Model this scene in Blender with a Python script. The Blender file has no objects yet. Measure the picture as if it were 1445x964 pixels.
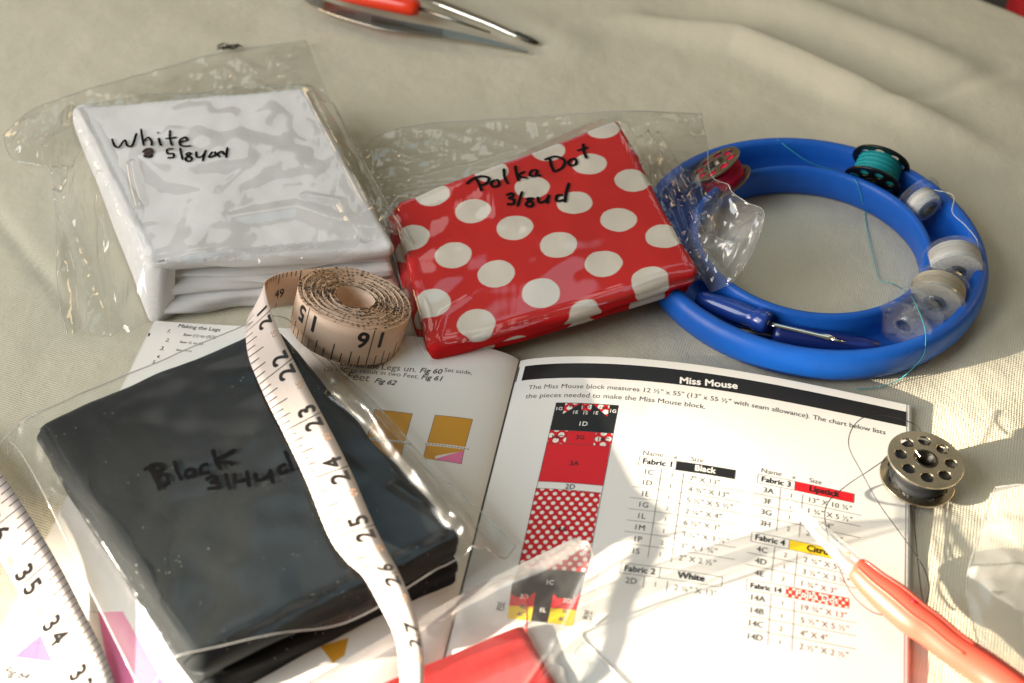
import bpy, bmesh, math, random
from mathutils import Vector, Matrix, noise
from mathutils.bvhtree import BVHTree
random.seed(4)
PI = math.pi
scene = bpy.context.scene
COL = scene.collection
V = Vector
def mm(v): return V(v) * 0.001

# ------------------------------------------------------------------ camera
W, H, F, PITCH, DIST = 1445.0, 964.0, 1667.0, math.radians(45), 445.0
CAM = V((0, -DIST*math.cos(PITCH), DIST*math.sin(PITCH)))
FW = V((0, math.cos(PITCH), -math.sin(PITCH))); RT = V((1, 0, 0)); UP = RT.cross(FW)
def ray(x, y): return (FW + RT*((x-W/2)/F) - UP*((y-H/2)/F)).normalized()
def P(x, y, h=0.0):
    d = ray(x, y); return CAM + d*((h-CAM.z)/d.z)
cam_d = bpy.data.cameras.new('camera'); cam = bpy.data.objects.new('camera', cam_d); COL.objects.link(cam)
cam.location = mm(CAM); cam.rotation_euler = (PI/2-PITCH, 0, 0)
cam_d.sensor_width = 36; cam_d.lens = 36*F/W; cam_d.clip_start = 0.01; cam_d.clip_end = 60
cam_d.dof.use_dof = True; cam_d.dof.focus_distance = 0.428; cam_d.dof.aperture_fstop = 10.5
scene.camera = cam

# ------------------------------------------------------------------ materials
MATS = {}
class NT:
    def __init__(s, name):
        s.m = bpy.data.materials.new(name); s.m.use_nodes = True; s.t = s.m.node_tree; s.t.nodes.clear()
        s.out = s.n('ShaderNodeOutputMaterial')
    def n(s, typ, **kw):
        nd = s.t.nodes.new(typ)
        for k, v in kw.items():
            if k.startswith('i_'): nd.inputs[int(k[2:]) if k[2:].isdigit() else k[2:].replace('_', ' ')].default_value = v
            else: setattr(nd, k, v)
        return nd
    def l(s, a, ao, b, bi): s.t.links.new(a.outputs[ao], b.inputs[bi])
    def math(s, op, a, b=None, c=None):
        nd = s.n('ShaderNodeMath', operation=op)
        for i, v in enumerate((a, b, c)):
            if v is None: continue
            if isinstance(v, (int, float)): nd.inputs[i].default_value = v
            else: s.t.links.new(v, nd.inputs[i])
        return nd.outputs[0]
    def noise(s, scale, detail=3, rough=.55, coord='Object', vec=None):
        tc = s.n('ShaderNodeTexCoord'); nz = s.n('ShaderNodeTexNoise'); nz.inputs['Scale'].default_value = scale
        nz.inputs['Detail'].default_value = detail; nz.inputs['Roughness'].default_value = rough
        s.t.links.new(vec if vec else tc.outputs[coord], nz.inputs['Vector']); return nz.outputs['Fac']
    def mixc(s, fac, a, b):
        nd = s.n('ShaderNodeMix', data_type='RGBA')
        if isinstance(fac, (int, float)): nd.inputs[0].default_value = fac
        else: s.t.links.new(fac, nd.inputs[0])
        for i, v in ((6, a), (7, b)):
            if isinstance(v, tuple): nd.inputs[i].default_value = (*v, 1) if len(v) == 3 else v
            else: s.t.links.new(v, nd.inputs[i])
        return nd.outputs[2]
    def bump(s, h, strength=.3, dist=.001, normal=None):
        b = s.n('ShaderNodeBump'); b.inputs['Strength'].default_value = strength; b.inputs['Distance'].default_value = dist
        s.t.links.new(h, b.inputs['Height'])
        if normal: s.t.links.new(normal, b.inputs['Normal'])
        return b.outputs[0]
    def bsdf(s, col, rough=.5, metal=0, spec=.5, normal=None, sheen=0, trans=0, ior=1.45, sss=0, coat=0, sheen_tint=None, coat_rough=.05, sheen_rough=.5):
        b = s.n('ShaderNodeBsdfPrincipled')
        if isinstance(col, tuple): b.inputs['Base Color'].default_value = (*col[:3], 1)
        else: s.t.links.new(col, b.inputs['Base Color'])
        if isinstance(rough, (int, float)): b.inputs['Roughness'].default_value = rough
        else: s.t.links.new(rough, b.inputs['Roughness'])
        b.inputs['Metallic'].default_value = metal; b.inputs['Specular IOR Level'].default_value = spec
        b.inputs['Sheen Weight'].default_value = sheen; b.inputs['Sheen Roughness'].default_value = sheen_rough
        if sheen_tint: b.inputs['Sheen Tint'].default_value = (*sheen_tint, 1)
        b.inputs['Transmission Weight'].default_value = trans; b.inputs['IOR'].default_value = ior
        b.inputs['Coat Weight'].default_value = coat; b.inputs['Coat Roughness'].default_value = coat_rough
        if sss:
            b.inputs['Subsurface Weight'].default_value = sss; b.inputs['Subsurface Radius'].default_value = (.004, .002, .001)
            b.inputs['Subsurface Scale'].default_value = 1.0
        if normal: s.t.links.new(normal, b.inputs['Normal'])
        return b.outputs[0]
    def schlick(s, normal):
        """thin-film reflectance from either side (two surfaces)"""
        g = s.n('ShaderNodeNewGeometry'); d = s.n('ShaderNodeVectorMath', operation='DOT_PRODUCT')
        s.t.links.new(normal if normal else g.outputs['Normal'], d.inputs[0]); s.t.links.new(g.outputs['Incoming'], d.inputs[1])
        c = s.math('SUBTRACT', 1.0, s.math('MINIMUM', s.math('ABSOLUTE', d.outputs['Value']), 1.0))
        return s.math('MULTIPLY_ADD', s.math('POWER', c, 5.0), .85, .07)
    def done(s, shader):
        s.t.links.new(shader, s.out.inputs['Surface']); return s.m

def weave(k, uvscale, vec=None, rot=0.0):
    """height of a plain weave: product of two crossed sine waves, broken by noise"""
    tc = k.n('ShaderNodeTexCoord'); mp = k.n('ShaderNodeMapping'); mp.inputs['Rotation'].default_value = (0, 0, rot)
    k.t.links.new(vec if vec else tc.outputs['Object'], mp.inputs['Vector'])
    w1 = k.n('ShaderNodeTexWave'); w1.bands_direction = 'X'; w2 = k.n('ShaderNodeTexWave'); w2.bands_direction = 'Y'
    for w in (w1, w2):
        w.inputs['Scale'].default_value = uvscale; w.inputs['Distortion'].default_value = 1.2; w.inputs['Detail'].default_value = 2
        w.inputs['Detail Scale'].default_value = .35
        k.t.links.new(mp.outputs[0], w.inputs['Vector'])
    return k.math('ADD', w1.outputs['Fac'], w2.outputs['Fac'])

def mat_cloth():
    k = NT('tablecloth muslin'); wv = weave(k, 340, rot=.35)
    n1 = k.noise(9, 4, .6); n2 = k.noise(900, 2, .6)
    c = k.mixc(n1, (.59, .565, .455), (.67, .64, .525))
    c = k.mixc(k.math('MULTIPLY', n2, .35), c, (.40, .38, .29))
    c = k.mixc(k.math('MULTIPLY', wv, .16), c, (.36, .34, .25))
    h = k.math('ADD', k.math('MULTIPLY', wv, .5), n2)
    nb = k.bump(h, .45, .00025); nb = k.bump(k.noise(70, 4), .45, .002, nb); nb = k.bump(k.noise(16, 2), .35, .006, nb)
    return k.done(k.bsdf(c, .95, spec=.1, normal=nb, sheen=.1))
def mat_fabric(name, col, col2, wscale=520, sheen=.2, sheen_tint=None, rough=.9, bump=.35, sss=0, rot=.2, speck=0, twill=False, wmix=.12):
    k = NT(name)
    if twill:
        tc = k.n('ShaderNodeTexCoord'); w1 = k.n('ShaderNodeTexWave'); w1.bands_direction = 'DIAGONAL'
        w1.inputs['Scale'].default_value = wscale; w1.inputs['Distortion'].default_value = .6
        k.l(tc, 'Object', w1, 'Vector'); wv = w1.outputs['Fac']
    else: wv = weave(k, wscale, rot=rot)
    c = k.mixc(k.noise(25, 3), col, col2)
    c = k.mixc(k.math('MULTIPLY', wv, wmix), c, tuple(v*.6 for v in col))
    if speck:
        tc = k.n('ShaderNodeTexCoord'); vo = k.n('ShaderNodeTexVoronoi'); vo.inputs['Scale'].default_value = 520
        k.l(tc, 'Object', vo, 'Vector')
        m = k.math('LESS_THAN', vo.outputs['Distance'], .10)
        m = k.math('MULTIPLY', m, k.math('GREATER_THAN', k.noise(90, 2), .56))
        c = k.mixc(k.math('MULTIPLY', m, speck), c, (.6, .6, .58))
    nb = k.bump(wv, bump, .00025); nb = k.bump(k.noise(45, 4), .35, .002, nb)
    return k.done(k.bsdf(c, rough, spec=.15, normal=nb, sheen=sheen, sheen_tint=sheen_tint, sheen_rough=.4))
def mat_dots(name, ca, cb, A, B, O, rad, fabric=True, edge=.25):
    """round dots on a lattice of vectors A, B (mm, in the surface's own UV) around O"""
    k = NT(name); uv = k.n('ShaderNodeUVMap')
    det = A[0]*B[1]-A[1]*B[0]
    sub = k.n('ShaderNodeVectorMath', operation='SUBTRACT'); sub.inputs[1].default_value = (O[0], O[1], 0)
    k.l(uv, 'UV', sub, 0)
    def lat(d0, d1):
        dt = k.n('ShaderNodeVectorMath', operation='DOT_PRODUCT'); dt.inputs[1].default_value = (d0, d1, 0); k.l(sub, 0, dt, 0)
        v = dt.outputs['Value']; return k.math('SUBTRACT', v, k.math('ROUND', v))
    i = lat(B[1]/det, -B[0]/det); j = lat(-A[1]/det, A[0]/det)
    def sc(vec, f):
        nd = k.n('ShaderNodeVectorMath', operation='SCALE'); nd.inputs[0].default_value = (*vec, 0); k.t.links.new(f, nd.inputs['Scale']); return nd.outputs[0]
    ad = k.n('ShaderNodeVectorMath', operation='ADD'); k.t.links.new(sc(A, i), ad.inputs[0]); k.t.links.new(sc(B, j), ad.inputs[1])
    ln = k.n('ShaderNodeVectorMath', operation='LENGTH'); k.l(ad, 0, ln, 0)
    d = ln.outputs['Value']
    if fabric: d = k.math('ADD', d, k.math('MULTIPLY', k.math('SUBTRACT', k.noise(220, 3), .5), .9))
    mr = k.n('ShaderNodeMapRange'); mr.inputs['From Min'].default_value = rad-edge; mr.inputs['From Max'].default_value = rad+edge
    k.t.links.new(d, mr.inputs['Value'])
    c = k.mixc(mr.outputs[0], cb, ca)
    if fabric:
        wv = weave(k, 950, rot=.4); c = k.mixc(k.math('MULTIPLY', wv, .12), c, (.25, .02, .02))
        nb = k.bump(wv, .3, .0002); nb = k.bump(k.noise(40, 4), .35, .002, nb)
        return k.done(k.bsdf(c, .8, spec=.2, normal=nb))
    return k.done(k.bsdf(c, .45, spec=.3))
def mat_film(name, haze=.03, tint=(.97, .975, .97), refl=1.0, rough=.03, bscale=55, bstr=.25, base=.015):
    k = NT(name)
    tcm = k.n('ShaderNodeTexCoord'); mpm = k.n('ShaderNodeMapping'); mpm.inputs['Rotation'].default_value = (0, 0, .6); mpm.inputs['Scale'].default_value = (1.7, .16, .8)
    k.l(tcm, 'Object', mpm, 'Vector')
    def ridge(v): return k.math('ABSOLUTE', k.math('SUBTRACT', v, .5))
    n1 = ridge(k.noise(bscale*1.5, 1.5, .5, vec=mpm.outputs[0])); n2 = k.noise(bscale*.3, 2, .45); n3 = ridge(k.noise(bscale*.6, 1, .5))
    at_ = k.n('ShaderNodeAttribute'); at_.attribute_name = 'crumple'; cr_ = at_.outputs['Fac']
    nb = k.bump(k.math('MULTIPLY', cr_, k.math('ADD', k.math('ADD', n1, k.math('MULTIPLY', n3, 1.6)), k.math('MULTIPLY', n2, 2.2))), bstr, .005)
    fres = k.schlick(nb)
    tr = k.n('ShaderNodeBsdfTransparent'); tr.inputs['Color'].default_value = (*tint, 1)
    gl = k.n('ShaderNodeBsdfGlossy'); gl.inputs['Roughness'].default_value = rough; k.t.links.new(nb, gl.inputs['Normal'])
    df = k.n('ShaderNodeBsdfDiffuse'); df.inputs['Color'].default_value = (.85, .86, .86, 1)
    tl = k.n('ShaderNodeBsdfTranslucent'); tl.inputs['Color'].default_value = (.85, .86, .86, 1)
    dd = k.n('ShaderNodeMixShader'); dd.inputs[0].default_value = .5; k.l(df, 0, dd, 1); k.l(tl, 0, dd, 2)
    m1 = k.n('ShaderNodeMixShader'); hz = k.math('MULTIPLY', k.math('MULTIPLY', k.noise(22, 3, .6), haze*2), k.math('MULTIPLY_ADD', k.math('MAXIMUM', k.math('SUBTRACT', cr_, 1.0), 0), 16.0, 1.0))
    k.t.links.new(hz, m1.inputs[0]); k.l(tr, 0, m1, 1); k.l(dd, 0, m1, 2)
    m2 = k.n('ShaderNodeMixShader'); f = k.math('MULTIPLY_ADD', fres, refl, base); k.t.links.new(k.math('MINIMUM', f, 1), m2.inputs[0])
    k.l(m1, 0, m2, 1); k.l(gl, 0, m2, 2)
    return k.done(m2.outputs[0])
def mat_plain(name, col, rough=.5, metal=0, spec=.5, nscale=0, nstr=.1, var=.12, coat=0, sss=0, trans=0, ior=1.45, vscale=60):
    k = NT(name); c = k.mixc(k.noise(vscale, 3), tuple(v*(1-var) for v in col), tuple(min(1, v*(1+var)) for v in col))
    nb = k.bump(k.noise(nscale, 3), nstr, .0004) if nscale else None
    r = k.math('ADD', k.math('MULTIPLY', k.noise(150, 3), .16), max(.02, rough-.08))
    return k.done(k.bsdf(c, r, metal, spec, nb, coat=coat, sss=sss, trans=trans, ior=ior))
def mat_paper(name, col):
    k = NT(name); c = k.mixc(k.noise(14, 3), col, tuple(v*.955 for v in col)); nb = k.bump(k.noise(18, 3), .25, .0012)
    return k.done(k.bsdf(c, .42, spec=.35, normal=nb))
def mat_thread(name, col, scale=900):
    k = NT(name); tc = k.n('ShaderNodeTexCoord'); w = k.n('ShaderNodeTexWave'); w.bands_direction = 'Z'
    w.inputs['Scale'].default_value = scale; w.inputs['Distortion'].default_value = .9; w.inputs['Detail'].default_value = 2
    k.l(tc, 'Object', w, 'Vector')
    c = k.mixc(w.outputs['Fac'], tuple(v*.55 for v in col), col)
    return k.done(k.bsdf(c, .55, spec=.25, normal=k.bump(w.outputs['Fac'], .6, .0003)))
def mat_clear(name, tint=(.93, .95, .96), haze=.05):
    k = NT(name); fres = k.schlick(None)
    tr = k.n('ShaderNodeBsdfTransparent'); tr.inputs['Color'].default_value = (*tint, 1)
    gl = k.n('ShaderNodeBsdfGlossy'); gl.inputs['Roughness'].default_value = .07
    df = k.n('ShaderNodeBsdfDiffuse'); df.inputs['Color'].default_value = (.9, .92, .93, 1)
    m1 = k.n('ShaderNodeMixShader'); m1.inputs[0].default_value = haze; k.l(tr, 0, m1, 1); k.l(df, 0, m1, 2)
    m2 = k.n('ShaderNodeMixShader'); k.t.links.new(k.math('MULTIPLY_ADD', fres, .8, .0), m2.inputs[0]); k.l(m1, 0, m2, 1); k.l(gl, 0, m2, 2)
    return k.done(m2.outputs[0])
def mat_tape(name, c1, c2):
    k = NT(name); uv = k.n('ShaderNodeUVMap'); mp = k.n('ShaderNodeMapping'); mp.inputs['Scale'].default_value = (.6, 26, 1)
    k.l(uv, 'UV', mp, 'Vector'); nz = k.n('ShaderNodeTexNoise'); nz.inputs['Scale'].default_value = 1.0; nz.inputs['Detail'].default_value = 3
    k.l(mp, 0, nz, 'Vector')
    c = k.mixc(nz.outputs['Fac'], c1, c2)
    d = k.bsdf(c, .42, spec=.35, normal=k.bump(nz.outputs['Fac'], .12, .0002))
    tl = k.n('ShaderNodeBsdfTranslucent'); tl.inputs['Color'].default_value = (.9, .5, .25, 1)
    m = k.n('ShaderNodeMixShader'); m.inputs[0].default_value = .12; k.t.links.new(d, m.inputs[1]); k.l(tl, 0, m, 2)
    return k.done(m.outputs[0])

M = dict(
    cloth=mat_cloth(),
    white=mat_fabric('white cotton', (.80, .80, .82), (.84, .84, .85), 820, .1, bump=.3, wmix=.12),
    black=mat_fabric('black twill', (.010, .012, .014), (.019, .023, .026), 560, .10, (.6, .75, .85), .7, .22, speck=.4, twill=True),
    red=mat_fabric('red cotton', (.60, .018, .022), (.68, .03, .03), 1000, .08, (1, .5, .45), bump=.2),
    film=mat_film('clear bag film', .017, bstr=.42),
    film_tight=mat_film('tight clear film', .004, refl=.7, bstr=.11, rough=.24, bscale=22, base=.0),
    film_dull=mat_film('dull bag film', .38, (.95, .955, .95), 1.0, .12),
    seam=mat_film('welded film seam', .45, (.93, .94, .93), 1.5, .12, 120, .3, .05),
    film_zip=mat_film('zip bag film', .13, (.93, .935, .93), .4, .06, bstr=.3),
    zipper=mat_film('press zip plastic', .36, (.90, .92, .93), 1.6, .12, 120, .1, .06),
    ink=mat_plain('marker ink', (.004, .004, .005), .6, spec=.1),
    ink_brown=mat_plain('blotted marker ink', (.05, .035, .028), .4),
    paper=mat_paper('coated paper', (.80, .79, .76)),
    paper_edge=mat_plain('paper edge', (.72, .70, .66), .8),
    p_black=mat_plain('printed black', (.014, .014, .016), .38, spec=.4, var=.2),
    p_text=mat_plain('printed grey text', (.06, .055, .055), .5),
    p_lite=mat_plain('printed light text', (.12, .11, .105), .5),
    p_white=mat_plain('paper showing through print', (.80, .79, .76), .45),
    p_red=mat_plain('printed red', (.66, .012, .022), .38, spec=.4, var=.06),
    p_yellow=mat_plain('printed yellow', (.86, .60, .01), .4, var=.05),
    p_ochre=mat_plain('printed ochre', (.62, .30, .018), .4, var=.06),
    p_pink=mat_plain('printed pink', (.80, .20, .40), .4, var=.06),
    orange_edge=mat_plain('orange edge strip', (.75, .30, .05), .45),
    tape=mat_tape('tape measure coating', (.80, .71, .66), (.85, .77, .73)),
    tape_roll_warm_lit=mat_tape('tape measure coating, peach', (.84, .61, .45), (.87, .67, .51)),  # coating tinted warmer: sunlight reflected onto the roll, put into its colour
    tape_ink=mat_plain('tape ink', (.02, .018, .018), .5),
    tape_ink_red=mat_plain('tape show through ink', (.45, .27, .17), .5),
    blue=mat_plain('blue silicone', (.008, .105, .50), .42, spec=.4, nscale=420, nstr=.16, var=.13, vscale=180),
    blue_dark=mat_plain('dark blue plastic', (.012, .03, .19), .25, coat=.3),
    blue_handle=mat_plain('navy handle plastic', (.015, .055, .30), .2, coat=.4),
    steel=mat_plain('polished steel', (.72, .68, .60), .18, 1.0, nscale=300, nstr=.05),
    steel_dull=mat_plain('brushed steel', (.27, .255, .225), .36, 1.0, nscale=500, nstr=.1),
    steel_dark=mat_plain('darkened steel', (.10, .09, .075), .35, 1.0),
    nickel=mat_plain('nickel plate', (.58, .52, .40), .24, 1.0, nscale=200, nstr=.05),
    bronze=mat_plain('tarnished plate', (.42, .35, .24), .35, 1.0, nscale=200, nstr=.06),
    blackmetal=mat_plain('black plated metal', (.06, .055, .05), .25, .9),
    coral=mat_plain('coral plastic', (.70, .085, .055), .38, sss=.12, coat=.08, var=.04, nscale=160, nstr=.1),
    orange_red=mat_plain('orange red plastic', (.80, .045, .010), .3, coat=.3, var=.04),
    clear=mat_clear('clear plastic', haze=.05),
    clear_cap=mat_clear('frosted clear plastic', (.93, .94, .95), .16),
    th_black=mat_thread('black thread', (.014, .016, .019)),
    th_teal=mat_thread('teal thread', (.02, .42, .47)),
    th_pink=mat_thread('crimson thread', (.68, .012, .075)),
    th_white=mat_thread('white thread', (.90, .90, .87)),
    th_cream=mat_thread('cream thread', (.72, .66, .52)),
    line_teal=mat_plain('teal thread strand', (.05, .45, .50), .5),
    line_black=mat_plain('black thread strand', (.012, .012, .014), .6),
    line_white=mat_plain('white thread strand', (.7, .72, .74), .5),
    line_red=mat_plain('red thread strand', (.65, .02, .02), .6),
    floor=mat_plain('dark floor', (.020, .018, .014), .6),
    red_pad=mat_plain('red upholstery', (.5, .012, .02), .7),
    lint=mat_plain('dark lint', (.03, .028, .025), .9),
)
DA, DB, DO, DR = (15.0, -10.6), (-8.6, -16.5), (0.0, 0.0), 8.2   # replaced by the fit below
# dot lattice of the polka fabric: fitted to dot centres on the fabric's top (world mm)
def polka_top(x, y): return P(x, y, 21 + 0.006*(x-548)*.6)
def fit_dots():
    pts = {(0, 0): (672, 300), (1, 0): (732, 328), (2, 0): (793, 350), (3, 0): (857, 374), (4, 0): (923, 415),
           (0, 1): (641, 353), (1, 1): (701, 383), (2, 1): (760, 403), (3, 1): (827, 443),
           (1, 2): (664, 435), (2, 2): (730, 472), (2, -1): (823, 297), (3, -1): (888, 315), (4, -1): (950, 342), (3, -2): (848, 233), (1, 3): (636, 495)}
    # least squares for O, A, B
    n = len(pts); S = [[0]*3 for _ in range(3)]; bx = [0]*3; by = [0]*3
    for (i, j), (px, py) in pts.items():
        w = polka_top(px, py); r = (1, i, j)
        for a in range(3):
            for b in range(3): S[a][b] += r[a]*r[b]
            bx[a] += r[a]*w.x; by[a] += r[a]*w.y
    Mi = Matrix(S).inverted(); ox = Mi @ V(bx); oy = Mi @ V(by)
    return (ox[1], oy[1]), (ox[2], oy[2]), (ox[0], oy[0])
DA, DB, DO = fit_dots()
M['polka'] = mat_dots('red cotton with cream dots', (.66, .010, .013), (.80, .77, .68), DA, DB, DO, 7.05)
M['p_dots'] = mat_dots('printed dots small', (.55, .012, .02), (.80, .79, .74), (3.05, 0.05), (1.5, 1.95), (0, 0), .72, False, .12)
M['p_dots_big'] = mat_dots('printed dots large', (.62, .012, .02), (.80, .79, .74), (3.6, .3), (1.6, 2.6), (.4, 0), 1.05, False, .1)
M['p_dots_band'] = mat_dots('printed dots on band', (.66, .04, .02), (.80, .72, .66), (2.1, 0), (1.05, 1.35), (0, .5), .52, False, .08)

# ------------------------------------------------------------------ objects
def tag(o, label=None, cat=None, group=None, kind=None):
    for k, v in (('label', label), ('category', cat), ('group', group), ('kind', kind)):
        if v: o[k] = v
    return o
def thing(name, loc, label, cat, group=None):
    o = bpy.data.objects.new(name, None); COL.objects.link(o); o.location = mm(loc); o.empty_display_size = .01
    return tag(o, label, cat, group)
def abs_loc(o):
    l = V(o.location)
    while o.parent: o = o.parent; l += V(o.location)
    return l
def make(name, verts, faces, mat, parent=None, smooth=True, uv=None, mats=None, fmat=None, base=None):
    """verts in world mm; the object's origin is its parent's (or base)"""
    org = V((0, 0, 0))
    if base is not None: org = V(base)
    par = abs_loc(parent)*1000 if parent else V((0, 0, 0))
    if base is None and parent: org = par
    me = bpy.data.meshes.new(name)
    me.from_pydata([tuple((V(v)-org)*.001) for v in verts], [], faces)
    for m in (mats or [mat]): me.materials.append(m)
    if fmat: me.polygons.foreach_set('material_index', fmat)
    me.polygons.foreach_set('use_smooth', [smooth]*len(me.polygons))
    if uv:
        ul = me.uv_layers.new(name='UVMap')
        for lp in me.loops: ul.data[lp.index].uv = uv[lp.vertex_index]
    me.validate(); me.update()
    o = bpy.data.objects.new(name, me); COL.objects.link(o)
    if parent: o.parent = parent
    o.location = (org-par)*.001
    return o
class MB:
    def __init__(s): s.v = []; s.f = []; s.uv = []; s.fm = []
    def add(s, v, f, uv=None, m=0):
        o = len(s.v); s.v += [V(p) for p in v]; s.f += [tuple(i+o for i in q) for q in f]
        s.uv += list(uv) if uv else [(p[0], p[1]) for p in v]; s.fm += [m]*len(f)
    def build(s, name, mat, parent=None, smooth=True, mats=None, base=None):
        return make(name, s.v, s.f, mat, parent, smooth, s.uv, mats, s.fm if mats else None, base)
def grid_faces(n, m, wrap=False):
    f = []
    for i in range(n-1):
        for j in range(m if wrap else m-1):
            a = i*m+j; b = i*m+(j+1) % m; f.append((a, b, b+m, a+m))
    return f
def catmull(pts, n):
    """resample a polyline of equal-length tuples smoothly: n samples between neighbours"""
    out = []; L = len(pts)
    for i in range(L-1):
        p0 = pts[max(i-1, 0)]; p1 = pts[i]; p2 = pts[i+1]; p3 = pts[min(i+2, L-1)]
        for k in range(n):
            t = k/n; t2 = t*t; t3 = t2*t
            out.append(tuple(.5*(2*b+(c-a)*t+(2*a-5*b+4*c-d)*t2+(3*b-a-3*c+d)*t3) for a, b, c, d in zip(p0, p1, p2, p3)))
    out.append(tuple(pts[-1])); return out
def tube(path, radii, seg=12, flat=1.0, flatdir=None, cap=True):
    pts = [V(p) for p in path]; n = len(pts); v = []
    if isinstance(radii, (int, float)): radii = [radii]*n
    ref = V((0, 0, 1)) if flatdir is None else V(flatdir)
    for i, p in enumerate(pts):
        t = (pts[min(i+1, n-1)]-pts[max(i-1, 0)])
        if t.length < 1e-9: t = V((1, 0, 0))
        t.normalize()
        b = ref - t*ref.dot(t)
        if b.length < 1e-3: b = V((1, 0, 0)) - t*t.x
        b.normalize(); a = t.cross(b)
        for k in range(seg):
            q = 2*PI*k/seg; v.append(p + a*(math.cos(q)*radii[i]) + b*(math.sin(q)*radii[i]*flat))
    f = grid_faces(n, seg, True)
    if cap: f += [tuple(range(seg-1, -1, -1)), tuple(range((n-1)*seg, n*seg))]
    return v, f
def lathe(profile, seg, M4=None):
    v = []
    for r, z in profile:
        for k in range(seg):
            q = 2*PI*k/seg; p = V((r*math.cos(q), r*math.sin(q), z)); v.append(M4 @ p if M4 else p)
    return v, grid_faces(len(profile), seg, True)
def frame(o, z, x=None):
    z = V(z).normalized(); x = V(x) if x else (V((1, 0, 0)) if abs(z.x) < .9 else V((0, 1, 0)))
    x = (x-z*x.dot(z)).normalized(); y = z.cross(x)
    return Matrix(((x.x, y.x, z.x, o[0]), (x.y, y.y, z.y, o[1]), (x.z, y.z, z.z, o[2]), (0, 0, 0, 1)))
def nz(x, y, s, seed=0.0): return noise.noise(V((x/s+seed*13.7, y/s-seed*7.1, seed*3.3)))
def sstep(a, b, x):
    t = max(0, min(1, (x-a)/(b-a))); return t*t*(3-2*t)
def bvh(o):
    L = abs_loc(o)*1000; me = o.data
    return BVHTree.FromPolygons([v.co*1000+L for v in me.vertices], [tuple(p.vertices) for p in me.polygons])
def hit(px, py, tr, dflt=2.0):
    r = tr.ray_cast(CAM, ray(px, py)); return (r[0], r[1]) if r[0] else (P(px, py, dflt), V((0, 0, 1)))

# text -> flat mesh in a unit where the font size is 1
_tc = {}
def text2d(s, bold=0.0, shear=0.0):
    key = (s, bold, shear)
    if key in _tc: return _tc[key]
    cu = bpy.data.curves.new('t', 'FONT'); cu.body = s; cu.size = 1; cu.shear = shear; cu.resolution_u = 3; cu.fill_mode = 'FRONT'
    ob = bpy.data.objects.new('t', cu); COL.objects.link(ob); bpy.context.view_layer.update()
    dg = bpy.context.evaluated_depsgraph_get(); me = bpy.data.meshes.new_from_object(ob.evaluated_get(dg))
    v0 = [(p.co.x, p.co.y) for p in me.vertices]; f0 = [tuple(p.vertices) for p in me.polygons]
    v = []; f = []
    for k, (dx, dy) in enumerate(((0, 0), (1, .4), (-1, -.4), (.4, -1), (-.4, 1)) if bold > 0 else ((0, 0),)):
        o = len(v); v += [(x+dx*bold, y+dy*bold, k*.006) for x, y in v0]; f += [tuple(i+o for i in q) for q in f0]
    bpy.data.objects.remove(ob); bpy.data.curves.remove(cu); bpy.data.meshes.remove(me)
    w = max([p[0] for p in v] or [1]); x0 = min([p[0] for p in v] or [0])
    _tc[key] = (v, f, x0, w); return _tc[key]

# ------------------------------------------------------------------ setting: the cloth-covered table
def seg_d(p, a, b):
    ab = b-a; t = max(0, min(1, (p-a).dot(ab)/ab.length_squared)); return (p-(a+ab*t)).length, t
def line2(pts): return [V((P(x, y).x, P(x, y).y)) for x, y in pts]
RIDGES = [  # pixel polyline, height mm, half width mm
    (line2([(780, 30), (900, 32), (1040, 58), (1130, 97), (1220, 140), (1340, 185), (1460, 240)]), 10.0, 9),
    (line2([(900, -60), (1060, -5), (1200, 40), (1340, 95), (1520, 190)]), 8.0, 14),
    (line2([(1090, 150), (1180, 190), (1260, 230)]), -1.2, 10),
    (line2([(1200, 160), (1330, 130), (1450, 95)]), -2.5, 5),
    (line2([(620, 10), (760, 45), (860, 80)]), 3.0, 14),
    (line2([(1340, 520), (1400, 470), (1450, 430)]), 2.6, 6),
    (line2([(1380, 300), (1420, 420), (1440, 560)]), 1.5, 18),
    (line2([(-40, 260), (0, 312), (85, 415), (160, 500)]), -1.6, 2.6),
    (line2([(-30, 240), (60, 330), (120, 440)]), 1.0, 12),
    (line2([(0, 20), (200, 40), (380, 30)]), 1.2, 25),
    (line2([(750, 130), (900, 110), (1010, 140)]), -1.0, 18),
    (line2([(1300, 620), (1400, 600), (1460, 570)]), 1.2, 10),
]
EDGE = P(1412, 6, 0); EN = V((.72, .69)); EC = V((EDGE.x, EDGE.y)) - EN*620
def cloth_z(x, y, edge=True):
    p = V((x, y)); z = 1.3*nz(x, y, 70, 1)+1.6*(.4-abs(nz(x*.5-y*.6, y*.5+x*.3, 62, 8)))+.9*(.5-abs(nz(x*.6+y*.5, y*.8-x*.4, 38, 4)))+.35*nz(x, y, 23, 2)+.10*nz(x, y, 9, 3)
    for pl, h, w in RIDGES:
        best = (1e9, 0); n_ = len(pl)-1
        for i in range(n_):
            d, t = seg_d(p, pl[i], pl[i+1])
            if d < best[0]: best = (d, (i+t)/n_)
        d, q = best
        if d < w*3: z += h*math.exp(-(d/w)**2)*sstep(-.02, .4, q)*sstep(-.02, .4, 1-q)
    # keep the cloth pressed flat under the things that stand on it
    if edge:
        d = (p-EC).length-620
        if d > -6: z -= .06*(d+6)**2 if d < 6 else .06*144+(d-6)*4
    return z
gx = [-340+2.6*i for i in range(262)]; gy = [-215+2.6*i for i in range(206)]
gx = [-2200, -1400, -900, -600, -450]+gx+[420, 520]; gy = [-1400, -800, -500, -300]+gy+[400, 560, 800, 1200]
cv = []; cf = []
for y in gy:
    for x in gx: cv.append((x, y, cloth_z(x, y)-1.0))
tag(make('tablecloth', cv, grid_faces(len(gy), len(gx)), M['cloth'], uv=None), kind='structure')
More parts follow.
